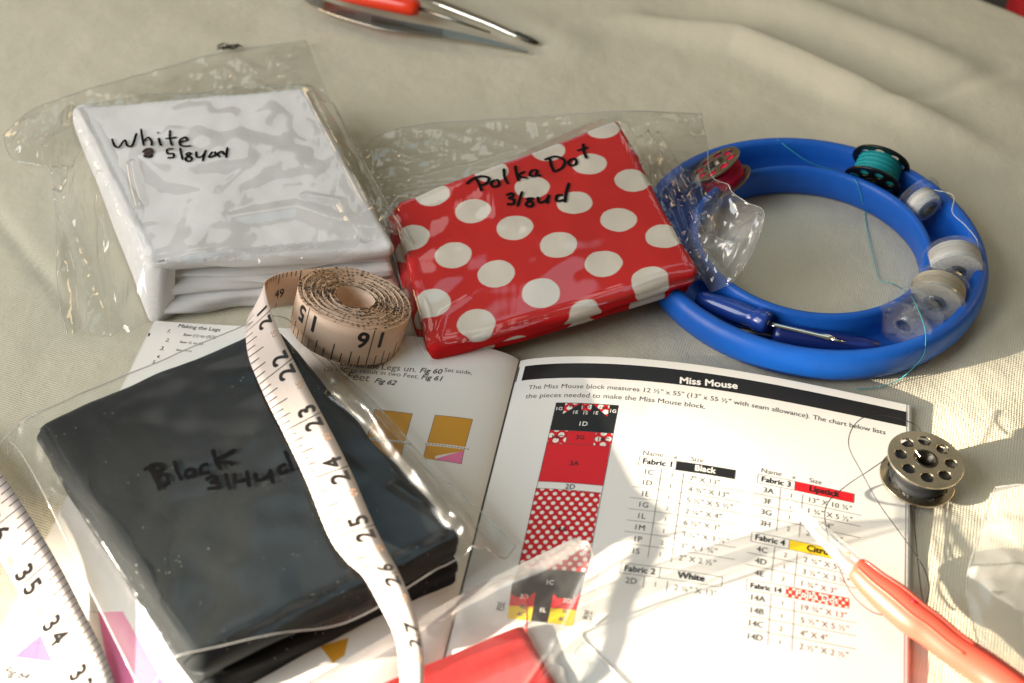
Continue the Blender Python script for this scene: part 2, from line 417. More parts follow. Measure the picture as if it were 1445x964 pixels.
tag(make('floor', [(-4000, -3000, -740), (4000, -3000, -740), (4000, 5000, -740), (-4000, 5000, -740)], [(0, 1, 2, 3)], M['floor']), kind='structure')

# ------------------------------------------------------------------ folded fabric
def bil(c, u, v):
    return c[0]*(1-u)*(1-v)+c[1]*u*(1-v)+c[2]*u*v+c[3]*(1-u)*v
def slab(mb, c, T, r, n=(46, 36, 8), amp=.5, seed=1, wav=22, infl=0.0, zf=None, sidew=.9):
    """a rounded cushion with top corners c (far-left, far-right, near-right, near-left), thickness T"""
    c = [V(p) for p in c]
    Wd = ((c[1]-c[0]).length+(c[2]-c[3]).length)/2; Dp = ((c[3]-c[0]).length+(c[2]-c[1]).length)/2
    hw, hd, ht = Wd/2, Dp/2, T/2; r = min(r, ht*.999)
    nx, ny, nzz = n
    def pt(x, y, z):
        q = V((max(-hw+r, min(hw-r, x)), max(-hd+r, min(hd-r, y)), max(-ht+r, min(ht-r, z)))); d = V((x, y, z))-q
        if d.length > 1e-9: q = q+d.normalized()*r
        u = q.x/Wd+.5; v = .5-q.y/Dp
        b = bil(c, u, v)
        k = amp*(nz(b.x, b.y, wav, seed)+.45*nz(b.x, b.y, wav*.4, seed+5))
        side = abs(q.z)/ht
        out = V((0, 0, 0))
        if x in (-hw, hw) or y in (-hd, hd):
            s = amp*sidew*nz(b.x*1.0+q.z*2, b.y+q.z*3.1, 17, seed+9)+amp*.4*sidew*nz(b.x*.3+b.y*.15, q.z*4.0+b.x*.2, 8, seed+14)
            cc = bil(c, .5, .5); out = V((b.x-cc.x, b.y-cc.y, 0)).normalized()*s
        bulge = infl*(1-(2*u-1)**2)*(1-(2*v-1)**2)
        w = V((b.x, b.y, b.z-ht+q.z+(k+bulge)*(.5+.5*q.z/ht)+(zf(u, v) if zf else 0)))+out
        # uv: world xy unrolled over the sides
        dn = max(0, ht-r-q.z) if (x in (-hw, hw) or y in (-hd, hd)) else 0
        cc = bil(c, .5, .5); dirv = V((0, 0))
        if x == hw: dirv += (c[1]-c[0]).xy.normalized()
        if x == -hw: dirv -= (c[1]-c[0]).xy.normalized()
        if y == hd: dirv += (c[0]-c[3]).xy.normalized()
        if y == -hd: dirv -= (c[0]-c[3]).xy.normalized()
        return w, (b.x+dirv.x*dn, b.y+dirv.y*dn)
    xs = [-hw+Wd*i/nx for i in range(nx+1)]; ys = [-hd+Dp*i/ny for i in range(ny+1)]; zs = [-ht+T*i/nzz for i in range(nzz+1)]
    xs[-1] = hw; ys[-1] = hd; zs[-1] = ht
    def face(A, B, fn, flip):
        pts = [fn(a, b) for a in A for b in B]; v = [p[0] for p in pts]; uv = [p[1] for p in pts]
        f = grid_faces(len(A), len(B)); f = [tuple(reversed(q)) for q in f] if flip else f
        mb.add(v, f, uv)
    face(xs, ys, lambda a, b: pt(a, b, ht), False); face(xs, ys, lambda a, b: pt(a, b, -ht), True)
    face(xs, zs, lambda a, b: pt(a, -hd, b), True) ; face(xs, zs, lambda a, b: pt(a, hd, b), False)
    face(ys, zs, lambda a, b: pt(-hw, a, b), False); face(ys, zs, lambda a, b: pt(hw, a, b), True)
def weld(o, d=.00004):
    bm = bmesh.new(); bm.from_mesh(o.data); bmesh.ops.remove_doubles(bm, verts=bm.verts, dist=d); bmesh.ops.recalc_face_normals(bm, faces=bm.faces)
    bm.to_mesh(o.data); bm.free(); return o
def low(c, dz): return [V((p[0], p[1], p[2]-dz)) for p in c]
def jit(c, a): return [V(p)+V((random.uniform(-a, a), random.uniform(-a, a), 0)) for p in c]

WT = [P(103, 150, 27), P(432, 122, 26), P(558, 345, 25), P(212, 372, 26)]
mb = MB()
slab(mb, WT, 7.0, 2.9, n=(80, 50, 10), amp=1.0, seed=1, infl=1.6, sidew=1.8, zf=lambda u, v: 1.2*sstep(.5, 1, v)*math.sin(5.2*u+.6))
W2 = low(WT, 6.6); W2 = [W2[0]+V((1, 0, 0)), W2[1], W2[2]+V((-2, 2.5, -.5)), W2[3]+V((-3.5, 1.5, .5))]
slab(mb, W2, 5.2, 2.5, n=(80, 30, 10), amp=.9, seed=2, sidew=2.4, zf=lambda u, v: 1.5*sstep(.5, 1, v)*math.sin(6.5*u+2.4)-.6)
W2b = low(W2, 5.0); W2b = [W2b[0], W2b[1], W2b[2]+V((1.5, -2.8, 0)), W2b[3]+V((1, -3.4, 0))]
slab(mb, W2b, 5.6, 2.7, n=(80, 30, 10), amp=.9, seed=6, sidew=2.6, zf=lambda u, v: 1.0*sstep(.5, 1, v)*math.sin(7.5*u+.4))
W3 = low(W2b, 5.2); W3 = [W3[0]+V((-1, 1, 0)), W3[1]+V((1, 1, 0)), W3[2]+V((2, -1.5, 0)), W3[3]+V((-2, -2.5, 0))]
slab(mb, W3, 8.8, 4.2, n=(80, 30, 10), amp=.7, seed=3, sidew=2.8)
# the outer fold that wraps the pack's left flank
lf = []; nA = 46
n_left = V((-1, -.15, 0)).normalized(); n_front = V((.12, -1, 0)).normalized()
wp = catmull([(-11, -1.0), (-7, .35), (-3.6, .45), (-1.0, -.7), (.9, -3.2), (2.0, -8), (2.2, -14), (1.7, -20), (.6, -25.4)], 4); nB = len(wp)-1
for i in range(nA+1):
    a = i/nA; e = min(1, a/.86); c_ = max(0, (a-.86)/.14)      # along the flank, then round the corner
    top = WT[0].lerp(WT[3], e)+(WT[2]-WT[3]).normalized()*(9*c_); bot = W3[0].lerp(W3[3], e)+(W3[2]-W3[3]).normalized()*(9*c_)
    outd = n_left.lerp(n_front, sstep(0, .55, c_)).normalized()
    for j, (o_, dz_) in enumerate(wp):
        b = min(1, max(0, -dz_/25)); base = top.lerp(bot, b)
        q = V((base.x, base.y, max(.5, top.z+dz_*(top.z/26.2))))
        o2 = o_*(1-.75*c_) if o_ < 0 else o_
        lf.append(q+outd*(o2+.9*nz(a*60, dz_*1.2, 15, 6)*b+.5*math.sin(PI*min(1, c_*2))*b-3.2*sstep(.45, 1, c_)))
mb.add(lf, grid_faces(nA+1, nB+1))
wf = weld(mb.build('folded_fabric', M['white'])); tag(wf, 'thick folded stack of plain white cotton fabric inside a clear bag', 'fabric')

PT = [P(556, 285, 19), P(872, 166, 24), P(985, 382, 25), P(606, 496, 14)]
mb = MB(); slab(mb, PT, 8.6, 2.9, n=(90, 70, 10), amp=.7, seed=11, infl=1.2, sidew=2.0, wav=24, zf=lambda u, v: .9*sstep(.75, 1, v)*math.sin(8*u+1)+.8*sstep(.8, 1, u)*math.sin(9*v))
P2 = low(PT, 4.6); P2 = [P2[0]+V((-4.2, 1.5, -2.8)), P2[1]+V((-3, 4, -2.2)), P2[2]+V((-1.0, 1.6, -3.2)), P2[3]+V((-2.4, 1.2, -2.5))]
slab(mb, P2, 5.4, 2.5, amp=.6, seed=12)
pf = weld(mb.build('folded_fabric', M['polka'])); tag(pf, 'folded red cotton fabric with large cream polka dots inside a clear bag', 'fabric')

BT = [P(40, 598, 30), P(385, 452, 30), P(655, 752, 28), P(268, 938, 30)]
mb = MB(); slab(mb, BT, 13.5, 4.8, amp=.9, seed=21, infl=1.6, n=(80, 60, 12), sidew=1.5, zf=lambda u, v: .8*sstep(.6, 1, v)*math.sin(6*u)+1.2*sstep(.7, 1, u)*math.sin(7*v+1))
B2 = low(BT, 13.6); B2 = [B2[0]+V((1, 0, 0)), B2[1]+V((0, 0, 0)), B2[2]+V((-.5, -.3, 0)), B2[3]+V((1, -.5, 0))]
slab(mb, B2, 13.5, 5, amp=.9, seed=22, n=(80, 40, 12), sidew=1.8)
bf = weld(mb.build('folded_fabric', M['black'])); tag(bf, 'large folded pack of black twill fabric inside a clear bag', 'fabric')

RTc = [P(415, 1012, 11), P(737, 879, 11), P(850, 1075, 11), P(560, 1190, 11)]
mb = MB(); slab(mb, RTc, 4.6, 1.9, amp=.5, seed=31, infl=.8)
R2 = low(RTc, 4.4); slab(mb, [R2[0]+V((1, 0, 0)), R2[1]+V((1.5, -1, 0)), R2[2]+V((2, 0, 0)), R2[3]], 4.8, 2.0, amp=.5, seed=32)
rf = weld(mb.build('folded_fabric', M['red'])); tag(rf, 'folded plain red cotton fabric with one pointed corner, in the zip bag', 'fabric')
th = catmull([tuple(P(742, 892, 15)), tuple(P(744, 868, 17)), tuple(P(741, 845, 19)), tuple(P(740, 839, 19))], 6)
v, f = tube(th, .28, 6); make('loose_thread', v, f, M['line_red'], rf)

# ------------------------------------------------------------------ blue bobbin ring
RCc = V((117.8, 43.7, 0))
prof = [(50, .2), (58, .2), (63.6, .9), (66.6, 3.0), (68.0, 6.0), (68.5, 9), (68.1, 12), (67.3, 14), (66.0, 15.2), (64.4, 15.5), (63.0, 15.1), (62.3, 14), (61.8, 9), (60.0, 4.6), (57, 2.6), (52.5, 2.2), (49.5, 2.6), (47.6, 4.6), (47.3, 9), (47.0, 14), (46.4, 15.1), (45.2, 15.5), (44.1, 15.1), (43.5, 14), (43.3, 11), (43.5, 7), (44.2, 3), (45.5, .9), (47, .2), (50, .2)]
ring = make('bobbin_holder_ring', *(lambda vf: (vf[0], vf[1]))(lathe(prof, 160, Matrix.Translation(RCc))), M['blue'])
weld(ring); tag(ring, 'open blue silicone bobbin holder ring lying beside the polka dot bag', 'bobbin holder')

# ------------------------------------------------------------------ clear bags: sheets of film draped over the packs
def poly_sd(p, poly):
    """signed distance to a convex polygon given clockwise (far-left, far-right, near-right, near-left)"""
    n = len(poly); inside = -1e9; dmin = 1e9
    for i in range(n):
        a = poly[i].xy; b = poly[(i+1) % n].xy; e = (b-a).normalized(); nrm = V((-e.y, e.x))
        inside = max(inside, (p-a).dot(nrm)); dmin = min(dmin, seg_d(p, a, b)[0])
    return dmin if inside > 0 else inside
def plane_z(c, p):
    # bilinear-ish height of the quad's top at p (least squares plane through three corners averaged)
    n1 = (c[1]-c[0]).cross(c[3]-c[0]); n2 = (c[3]-c[2]).cross(c[1]-c[2])
    def z(n, q): return q.z-((p.x-q.x)*n.x+(p.y-q.y)*n.y)/n.z
    return .5*(z(n1, c[0])+z(n2, c[2]))
def smax(a, b, k):
    h = max(k-abs(a-b), 0)/k; return max(a, b)+h*h*k*.25
def film(name, sides, packs, n=130, amp=1.0, seed=0, folds=(), mat='film', parent=None, top_amp=.3, gap=.9, spread=.75, floor=None, scale=1.0, over=(), fh=0, hot=(), ontop=.08):
    HOT = [(P(*q[:3]).x, P(*q[:3]).y, q[3], q[4]) for q in hot]
    """sides: four lists of (px, py, h) running C0-C1, C1-C2, C2-C3, C3-C0"""
    S = []
    for sd in sides:
        pl = catmull([tuple(P(*q)) for q in sd], 16); L = [0]
        for a, b in zip(pl, pl[1:]): L.append(L[-1]+(V(b)-V(a)).length)
        res = []; j = 0
        for i in range(n+1):
            t = L[-1]*i/n
            while j < len(L)-2 and L[j+1] < t: j += 1
            f_ = (t-L[j])/max(1e-9, L[j+1]-L[j]); res.append(V(pl[j]).lerp(V(pl[j+1]), f_))
        S.append(res)
    top, right, bot, left = S[0], S[1], list(reversed(S[2])), list(reversed(S[3]))
    FL = [([V((P(*q[:2], q[2] if len(q) > 2 else fh).x, P(*q[:2], q[2] if len(q) > 2 else fh).y)) for q in pl], h, w) for pl, h, w in folds]
    OT = [bvh(o_) for o_ in over]
    verts = []; crum = []
    for j in range(n+1):
        v = j/n
        for i in range(n+1):
            u = i/n
            c = top[i]*(1-v)+bot[i]*v+left[j]*(1-u)+right[j]*u-(top[0]*(1-u)*(1-v)+top[n]*u*(1-v)+bot[n]*u*v+bot[0]*(1-u)*v)
            p = c.xy; z = c.z; onp = 0
            for pk in packs:
                d = poly_sd(p, pk); H_ = plane_z(pk, p)+gap; w = H_*spread
                e = H_ if d < 0 else H_*(1-sstep(0, 1, d/w)) if d < w else 0
                z = smax(z, e, 2.0)
                if d < 1: onp = max(onp, sstep(2, -4, d))
            x, y = p
            bd = min(u, 1-u, v, 1-v); a = (amp*(.25+.75*sstep(0, .10, bd)))*(1-onp)+top_amp*onp
            for hx, hy, hr_, hm_ in HOT:
                a += hm_*max(0, 1-((x-hx)**2+(y-hy)**2)**.5/hr_)*(.35+.65*sstep(0, .05, bd))
            x, y = p
            q = V((x*.8+y*.3, y*.7-x*.25))
            k = 1.6*(1-abs(2*nz(q.x, q.y, 30*scale, seed)))-.8+.8*(1-abs(2.2*nz(q.x, q.y, 12*scale, seed+3)))-.4+.22*(1-abs(2*nz(x, y, 5*scale, seed+4)))
            z += a*(k if not onp > .5 else abs(k)*.8)
            for pl, h, w in FL:
                d = min(seg_d(p, pl[i2], pl[i2+1])[0] for i2 in range(len(pl)-1))
                if d < 3*w: z += h*math.exp(-(d/w)**2)
            lo = floor(x, y) if floor else .6
            for tr in OT:
                r_ = tr.ray_cast(V((x, y, 90)), V((0, 0, -1)))
                if r_[0]: lo = max(lo, r_[0].z+.35)
            verts.append(V((x, y, max(z, lo)))); hv = sum(max(0, 1-((x-h_[0])**2+(y-h_[1])**2)**.5/h_[2])*h_[3] for h_ in HOT)
            crum.append(ontop*onp+.85*(1-onp)+.35*hv)
    o = make(name, verts, [tuple(reversed(q)) for q in grid_faces(n+1, n+1)], M[mat], parent)
    at_ = o.data.attributes.new('crumple', 'FLOAT', 'POINT'); at_.data.foreach_set('value', crum)
    rows = [verts[j*(n+1):(j+1)*(n+1)] for j in range(n+1)]
    return o, dict(top=rows[0], bottom=rows[n], left=[r[0] for r in rows], right=[r[n] for r in rows], rows=rows)
def seam(parent, pts, r=.24, mat='seam', name='seam'):
    v, f = tube(pts, r, 6); return make(name, v, f, M[mat], parent)
def bag(label, sides, packs, seams=('top', 'left', 'right', 'bottom'), **kw):
    c = P(*sides[0][0][:2], 0); t = thing('plastic_bag', P(sides[0][len(sides[0])//2][0], sides[0][len(sides[0])//2][1], 0), label, 'bag')
    o, e = film('film_sheet', sides, packs, parent=t, **kw)
    for s in seams: seam(t, e[s])
    return t, o, e
# booklet surface first (the bags lie over it)
SP0 = P(733, 510, 2); TR_ = P(1279, 571, 2); SPB = P(681, 715, 2); RB = P(1275, 960, 2)
EU = (TR_-SP0).normalized(); EV0 = (SPB-SP0).normalized(); EV1 = (RB-TR_).normalized(); PW = (TR_-SP0).length; PH = 216.0
LEFT_TOP = SP0-EU*140; EVL = (P(28, 840, 2)-P(216, 461, 2)).normalized()
def page(u, v):
    if u >= 0:
        k = u/PW; ev = EV0.lerp(EV1, min(1, k)); z = 8.6*math.sin(PI*min(1, k)**.75)**1.0 if k < 1 else 0
        z *= (1-.25*v/PH)
    else:
        k = -u/140; ev = EV0.lerp(EVL, min(1, k)); z = 7*math.sin(PI*min(1, k)**.5)**1.2*(1-.2*v/PH) if k < 1 else 0
    p = SP0+EU*u+ev*v
    return V((p.x, p.y, 2+z))
def page_inv(p):
    u = (p-SP0).dot(EU); v = -(p-SP0).dot(V((EU.y, -EU.x, 0)))
    for _ in range(12):
        q = page(u, v); e = V((p.x-q.x, p.y-q.y)); 
        k = abs(u)/140; ev = EV0.lerp(EV1 if u >= 0 else EVL, min(1, k))
        det = EU.x*ev.y-EU.y*ev.x
        u += (e.x*ev.y-e.y*ev.x)/det; v += (EU.x*e.y-EU.y*e.x)/det
    return u, v
def page_grid(u0, u1, nu, nv=40, v0=0, v1=PH, dz=0.0):
    vs = [page(u0+(u1-u0)*i/nu, v0+(v1-v0)*j/nv)+V((0, 0, dz)) for j in range(nv+1) for i in range(nu+1)]
    return vs, grid_faces(nv+1, nu+1), [(u0+(u1-u0)*i/nu, -(v0+(v1-v0)*j/nv)) for j in range(nv+1) for i in range(nu+1)]
booklet = thing('booklet', SP0*V((1, 1, 0)) if False else V((SP0.x, SP0.y, 0)), 'open stapled pattern booklet with printed cutting charts, lying under the bags', 'booklet')
v, f, uv = page_grid(.3, PW, 150); pgR = make('page', v, f, M['paper'], booklet, uv=uv)
v, f, uv = page_grid(-140, -.3, 150); pgL = make('page', v, f, M['paper'], booklet, uv=uv)
# the sheets below: a slightly wider stack
mb = MB()
for k, (off, dz) in enumerate(((.9, -.2), (1.5, -.4), (2.2, -1.2))):
    vs = []
    for j in range(41):
        for i in range(31):
            u = .3+(PW+off-.3)*i/30; vv = -.2*k+(PH+.3)*j/40; p = page(min(u, PW), vv)+EU*max(0, u-PW)
            vs.append(p+V((0, 0, dz)))
    mb.add(vs, grid_faces(41, 31))
    vs = [page(-.3-(139.7+off*.6)*i/30 if i < 30 else -140, PH*j/40)-EU*(off*.6 if i == 30 else 0)+V((0, 0, dz)) for j in range(41) for i in range(31)]
    mb.add(vs, grid_faces(41, 31))
mb.build('page_stack', M['paper_edge'], booklet)
tR = bvh(pgR); tL = bvh(pgL)
def uvpx(x, y):
    r = tR.ray_cast(CAM, ray(x, y)); r2 = tL.ray_cast(CAM, ray(x, y))
    p = r[0] if r[0] else r2[0] if r2[0] else P(x, y, 2.5)
    return V(page_inv(p))
class Print:
    """ink lying on the page: each printed item (a table, a figure, a heading) is one mesh with its inks as materials"""
    def __init__(s): s.b = {}; s.part = 'printed_text'
    def get(s, key):
        mb, keys = s.b.setdefault(s.part, (MB(), []))
        if key not in keys: keys.append(key)
        s.cur = keys.index(key); return s
    def add(s, v, f, uv=None): s.b[s.part][0].add(v, f, uv, s.cur)
    def text(s, body, a, b, mat='p_text', bold=0.0, shear=0.0, dz=.045, size=None, center=False):
        v, f, x0, w = text2d(body, bold, shear)
        a = V(a); b = V(b); d = (b-a); sc = size if size else d.length/max(1e-6, w-x0); ex = d.normalized(); ey = V((ex.y, -ex.x))
        if size and center: a = (a+b)*.5-ex*((w-x0)*sc*.5)
        vs = []
        for x, y, zk in v:
            q = a+ex*((x-x0)*sc)+ey*(y*sc); vs.append(page(q.x, q.y)+V((0, 0, dz+zk)))
        s.get(mat).add(vs, f)
    def quad(s, c, mat, n=(8, 3), dz=.03):
        c = [V(q) for q in c]; vs = []; uvs = []
        for j in range(n[1]+1):
            for i in range(n[0]+1):
                u, v = i/n[0], j/n[1]; q = c[0]*(1-u)*(1-v)+c[1]*u*(1-v)+c[2]*u*v+c[3]*(1-u)*v
                vs.append(page(q.x, q.y)+V((0, 0, dz))); uvs.append((q.x, -q.y))
        s.get(mat).add(vs, grid_faces(n[1]+1, n[0]+1), uvs)
    def tri(s, a, b, c, mat, dz=.04): s.quad([a, b, c, c], mat, (4, 4), dz)
    def line(s, a, b, w=.22, mat='p_text', dz=.05, n=8, dash=0):
        a = V(a); b = V(b); d = (b-a).normalized(); e = V((-d.y, d.x))*(w/2)
        if dash:
            L = (b-a).length; k = int(L/dash)
            for i in range(k): s.line(a+d*(i*dash), a+d*((i+.6)*dash), w, mat, dz, 1)
            return
        s.quad([a+e, b+e, b-e, a-e], mat, (n, 1), dz)
    def build(s, parent):
        for key, (m, keys) in s.b.items(): m.build(key.split('#')[0], None, parent, smooth=False, mats=[M[k] for k in keys])
px = uvpx
R = Print(); R.part = 'heading_band'
bt0 = px(735, 518)[1]; bt1 = px(728, 539)[1]; be0 = px(1268, 579)[1]; be1 = px(1268, 600)[1]
R.quad([(0.4, bt0), (PW, be0), (PW, be1), (0.4, bt1)], 'p_black', (50, 3))
R.text('Miss Mouse', px(959, 541), px(1041, 549), 'p_white', .034, dz=.06)
R.part = 'intro_text'
l1 = 'The Miss Mouse block measures 12 \u00bd" x 55" (13" x 55 \u00bd" with seam allowance). The chart below lists'
R.text(l1, px(745, 550), px(1249, 613.5), 'p_text')
R.text('the pieces needed to make the Miss Mouse block.', px(741, 562.5), px(995, 577.5), 'p_text')
# the long block diagram
R.part = 'block_diagram'
rowsL = [(785, 568.5), (776.3, 607.2), (772, 626), (759.3, 679.4), (756, 689), (731, 802)]
rowsR = [(872.9, 572.3), (864.9, 611.8), (861, 630.5), (851, 685.6), (848, 695.8), (828, 808)]
rl = [px(*p) for p in rowsL]; rr = [px(*p) for p in rowsR]
def drow(i, t, j=None, s=None):
    a = rl[i].lerp(rr[i], t)
    return a
def dcell(i, t0, t1, mat, dz=.03, n=(8, 4)): R.quad([drow(i, t0), drow(i, t1), drow(i+1, t1), drow(i+1, t0)], mat, n, dz)
def dpt(i, t, s): return drow(i, t).lerp(drow(i+1, t), s)
dcell(0, 0, 1, 'p_black'); dcell(1, 0, .29, 'p_dots_big'); dcell(1, .29, .73, 'p_red'); dcell(1, .73, 1, 'p_dots_big')
dcell(2, 0, 1, 'p_red'); dcell(4, 0, 1, 'p_dots', n=(10, 16))
R.tri(dpt(0, .15, .02), dpt(0, .39, .02), dpt(0, .145, .41), 'p_dots_big'); R.tri(dpt(0, .60, .02), dpt(0, .86, .02), dpt(0, .86, .43), 'p_dots_big')
R.quad([dpt(0, .42, .02), dpt(0, .58, .02), dpt(0, .58, .26), dpt(0, .43, .26)], 'p_dots_big', (3, 3), .04)
for i in range(6): R.line(drow(i, 0), drow(i, 1), .18, 'p_text')
for t in (0, 1): R.line(drow(0, t), drow(5, t), .18, 'p_text', n=24)
R.line(drow(1, .29), drow(2, .29), .15, 'p_text'); R.line(drow(1, .73), drow(2, .73), .15, 'p_text')
def dlab(s, x, y, mat, size=2.9, b=.03): 
    c = px(x, y); R.text(s, c-V((1, 0)), c+V((1, 0)), mat, b*.5, dz=.06, size=size*.85, center=True)
dlab('1D', 823, 601, 'p_white', 3.2); dlab('1G', 789, 579, 'p_white', 2.5); dlab('1G', 865, 582.5, 'p_white', 2.5)
dlab('1E', 812, 584, 'p_white', 2.4); dlab('1S', 826, 585, 'p_white', 2.4); dlab('1E', 840.5, 585, 'p_white', 2.4)
dlab('14B', 805, 575, 'p_black', 2.2); dlab('14D', 827, 576, 'p_black', 2.0); dlab('14B', 851, 577.5, 'p_black', 2.2)
dlab('14C', 786, 619.5, 'p_black', 2.9); dlab('3G', 818, 620, 'p_black', 3.0); dlab('14C', 851, 623, 'p_black', 2.9)
dlab('3A', 810, 657, 'p_black', 3.2); dlab('2D', 804, 690, 'p_black', 3.2); dlab('14A', 791, 750, 'p_black', 3.2)
# the block's feet, seen through the zip bag
fL = [px(722, 826), px(716, 873)]; fR = [px(822, 826), px(808, 884)]
def fp(t, s): return fL[0].lerp(fL[1], s).lerp(fR[0].lerp(fR[1], s), t)
R.quad([rl[5], rr[5], fR[0], fL[0]], 'p_black', (8, 3)); R.quad([fL[0], fR[0], fR[1], fL[1]], 'p_black', (8, 4))
for a, b in ((0, .36), (.62, 1)):
    R.quad([fp(a, .35), fp(b, .35), fp(b, .7), fp(a, .7)], 'p_red', (4, 3), .04); R.quad([fp(a, .62), fp(b, .62), fp(b, 1), fp(a, 1)], 'p_yellow', (4, 3), .05)
    R.tri(fp(a, .25), fp(a+.12, .42), fp(a, .42), 'p_red'); R.tri(fp(b, .2), fp(b, .42), fp(b-.13, .42), 'p_red')
for s, x, y, m in (('4C', 735, 870, 'p_text'), ('4E', 737, 859, 'p_text'), ('4C', 793, 877, 'p_text'), ('4E', 797, 866, 'p_text'), ('1L', 766, 864, 'p_white'), ('1C', 776, 825, 'p_white'), ('3D', 800, 851, 'p_white'), ('3D', 739, 845, 'p_white'), ('3H', 706, 856, 'p_lite'), ('4D', 705, 862, 'p_lite'), ('3H', 829, 868, 'p_lite'), ('4D', 827, 875, 'p_lite')):
    c = px(x, y); R.text(s, c-V((1, 0)), c+V((1, 0)), m, .02, dz=.07, size=2.2, center=True)
# the cutting tables
def table(TL, TRp, title, cname, cmat, tmat, rows, last_line=False):
    R.part = 'cutting_table#'+title; a = px(*TL); b = px(*TRp); ex = (b-a).normalized(); wd = (b-a).length; ey = V((-ex.y, ex.x))
    def q(x, y): return a+ex*x+ey*y
    hB = 3.75; rp = 4.5; sp = wd*.387
    if cmat: R.quad([q(sp, 0), q(wd, 0), q(wd, hB), q(sp, hB)], cmat, (10, 2), .04)
    for s, t in (((0, 0), (wd, 0)), ((0, hB), (wd, hB)), ((0, 0), (0, hB)), ((wd, 0), (wd, hB)), ((sp, 0), (sp, hB))): R.line(q(*s), q(*t), .16)
    R.text(title, q(1.3, 2.8), q(sp-1.4, 2.8), 'p_black', .026)
    if cmat == 'p_dots_band': R.text(cname, q(sp, 2.8), q(wd, 2.8), 'p_black', .07, dz=.045, size=3.3, center=True)
    R.text(cname, q(sp, 2.8), q(wd, 2.8), tmat, .028, dz=.085, size=3.3, center=True)
    c1, c2 = wd*.245, wd*.475
    for i, (n_, k_, s_) in enumerate(rows):
        y = hB+rp*i; R.text(n_, q(1.2, y+3.35), q(wd*.24-1, y+3.35), 'p_text', .004, size=3.0, center=True)
        R.text(k_, q(wd*.29, y+3.3), q(wd*.43, y+3.3), 'p_lite', size=2.4, center=True)
        R.text(s_, q(c2+2.2, y+3.6), q(c2+20, y+3.6), 'p_lite', size=2.95)
        if i < len(rows)-1: R.line(q(-.8, y+rp), q(wd+2.8, y+rp), .15, 'p_text')
    y1 = hB+rp*len(rows)
    R.line(q(c1, hB+.3), q(c1, y1-.2), .17); R.line(q(c2, hB+.8), q(c2, y1+.2), .17)
    return q, wd
Q = '"'
def dim(a, b): return f'{a}" X {b}"'
h, q4, q1 = '\u00bd', '\u00be', '\u00bc'
for TL_, TR2 in (((902.5, 644.6), (1037.8, 663.7)), ((1069.6, 669), (1204.9, 697.2))):
    R.part = 'cutting_table#'+('Fabric 1' if TL_[0] < 1000 else 'Fabric 3')
    a = px(*TL_); b = px(*TR2); ex = (b-a).normalized(); ey = V((-ex.y, ex.x)); wd = (b-a).length
    for s, x0, x1 in (('Name', .03, .24), ('#', .35, .385), ('Size', .53, .66)): R.text(s, a+ex*(wd*x0)-ey*.9, a+ex*(wd*x1)-ey*.9, 'p_lite')
table((902.5, 644.6), (1037.8, 663.7), 'Fabric 1', 'Black', 'p_black', 'p_white', [('1C', '1', dim('7', '13')), ('1D', '1', dim('4 '+q4, '13')), ('1E', '1', dim('5 '+h, '5 '+h)), ('1G', '2', dim('2 '+q1, '4')), ('1L', '1', dim('6 '+h, '3')), ('1M', '1', dim('3 '+q1, '3 '+q1)), ('1P', '2', dim('3', '1 '+q4)), ('1S', '1', dim('2', '2 '+h))])
table((876.7, 794.2), (1019.4, 814.5), 'Fabric 2', 'White', None, 'p_black', [('2D', '1', dim('2 '+q1, '13'))])
table((1069.6, 669), (1204.9, 697.2), 'Fabric 3', 'Lipstick', 'p_red', 'p_black', [('3A', '1', dim('13', '10 '+q4)), ('3F', '1', dim('1 '+q4, '5 '+h)), ('3G', '1', dim('4', '4')), ('3H', '2', dim('2', '2 '+q1))])
table((1060.9, 750.3), (1199, 780.5), 'Fabric 4', 'Citrus', 'p_yellow', 'p_black', [('4C', '2', dim('2 '+q4, '5 '+h)), ('4D', '1', dim('3 '+q1, '3 '+q1)), ('4E', '2', dim('1 '+q4, '3'))])
table((1053.6, 817.6), (1197.6, 844.6), 'Fabric 14', 'Polka Dot', 'p_dots_band', 'p_white', [('14A', '1', dim('19 '+q4, '13')), ('14B', '1', dim('5 '+h, '5 '+h)), ('14C', '2', dim('4', '4')), ('14D', '1', dim('2 '+h, '2 '+h))])
R.build(pgR)
# the edge of the sheet below: the end of its black band and an orange strip lower down
def edge_strip(v0, v1, mat, name):
    vs = []
    for j in range(7):
        vv = v0+(v1-v0)*j/6
        for o_ in (.05, .85): vs.append(page(PW, vv)+EU*o_+V((0, 0, -.30)))
    make(name, vs, grid_faces(7, 2), M[mat], booklet)
edge_strip(be0, be1, 'p_black', 'printed_black'); edge_strip(px(1276, 872)[1], PH, 'orange_edge', 'orange_strip')
Lp = Print(); Lp.part = 'step_text'
Lp.text('Legs un.', px(538, 521.5), px(587, 525.5), 'p_text'); Lp.text('Fig 60', px(592, 525.8), px(624, 528), 'p_text', .02, .25); Lp.text('Set aside,', px(627, 524.5), px(666, 529), 'p_text')
Lp.text('Divide the', px(480, 516), px(534, 521), 'p_text')
Lp.text('(2) 15C to result in two Feet.', px(457, 523), px(590, 534.5), 'p_text'); Lp.text('Fig 61', px(594, 535), px(624, 538), 'p_text', .02, .25)
Lp.text('Feet', px(489, 535), px(520, 538.5), 'p_lite'); Lp.text('Fig 62', px(528, 540), px(558, 544), 'p_text', .02, .25)
def pl(*pts): return [px(*p) for p in pts]
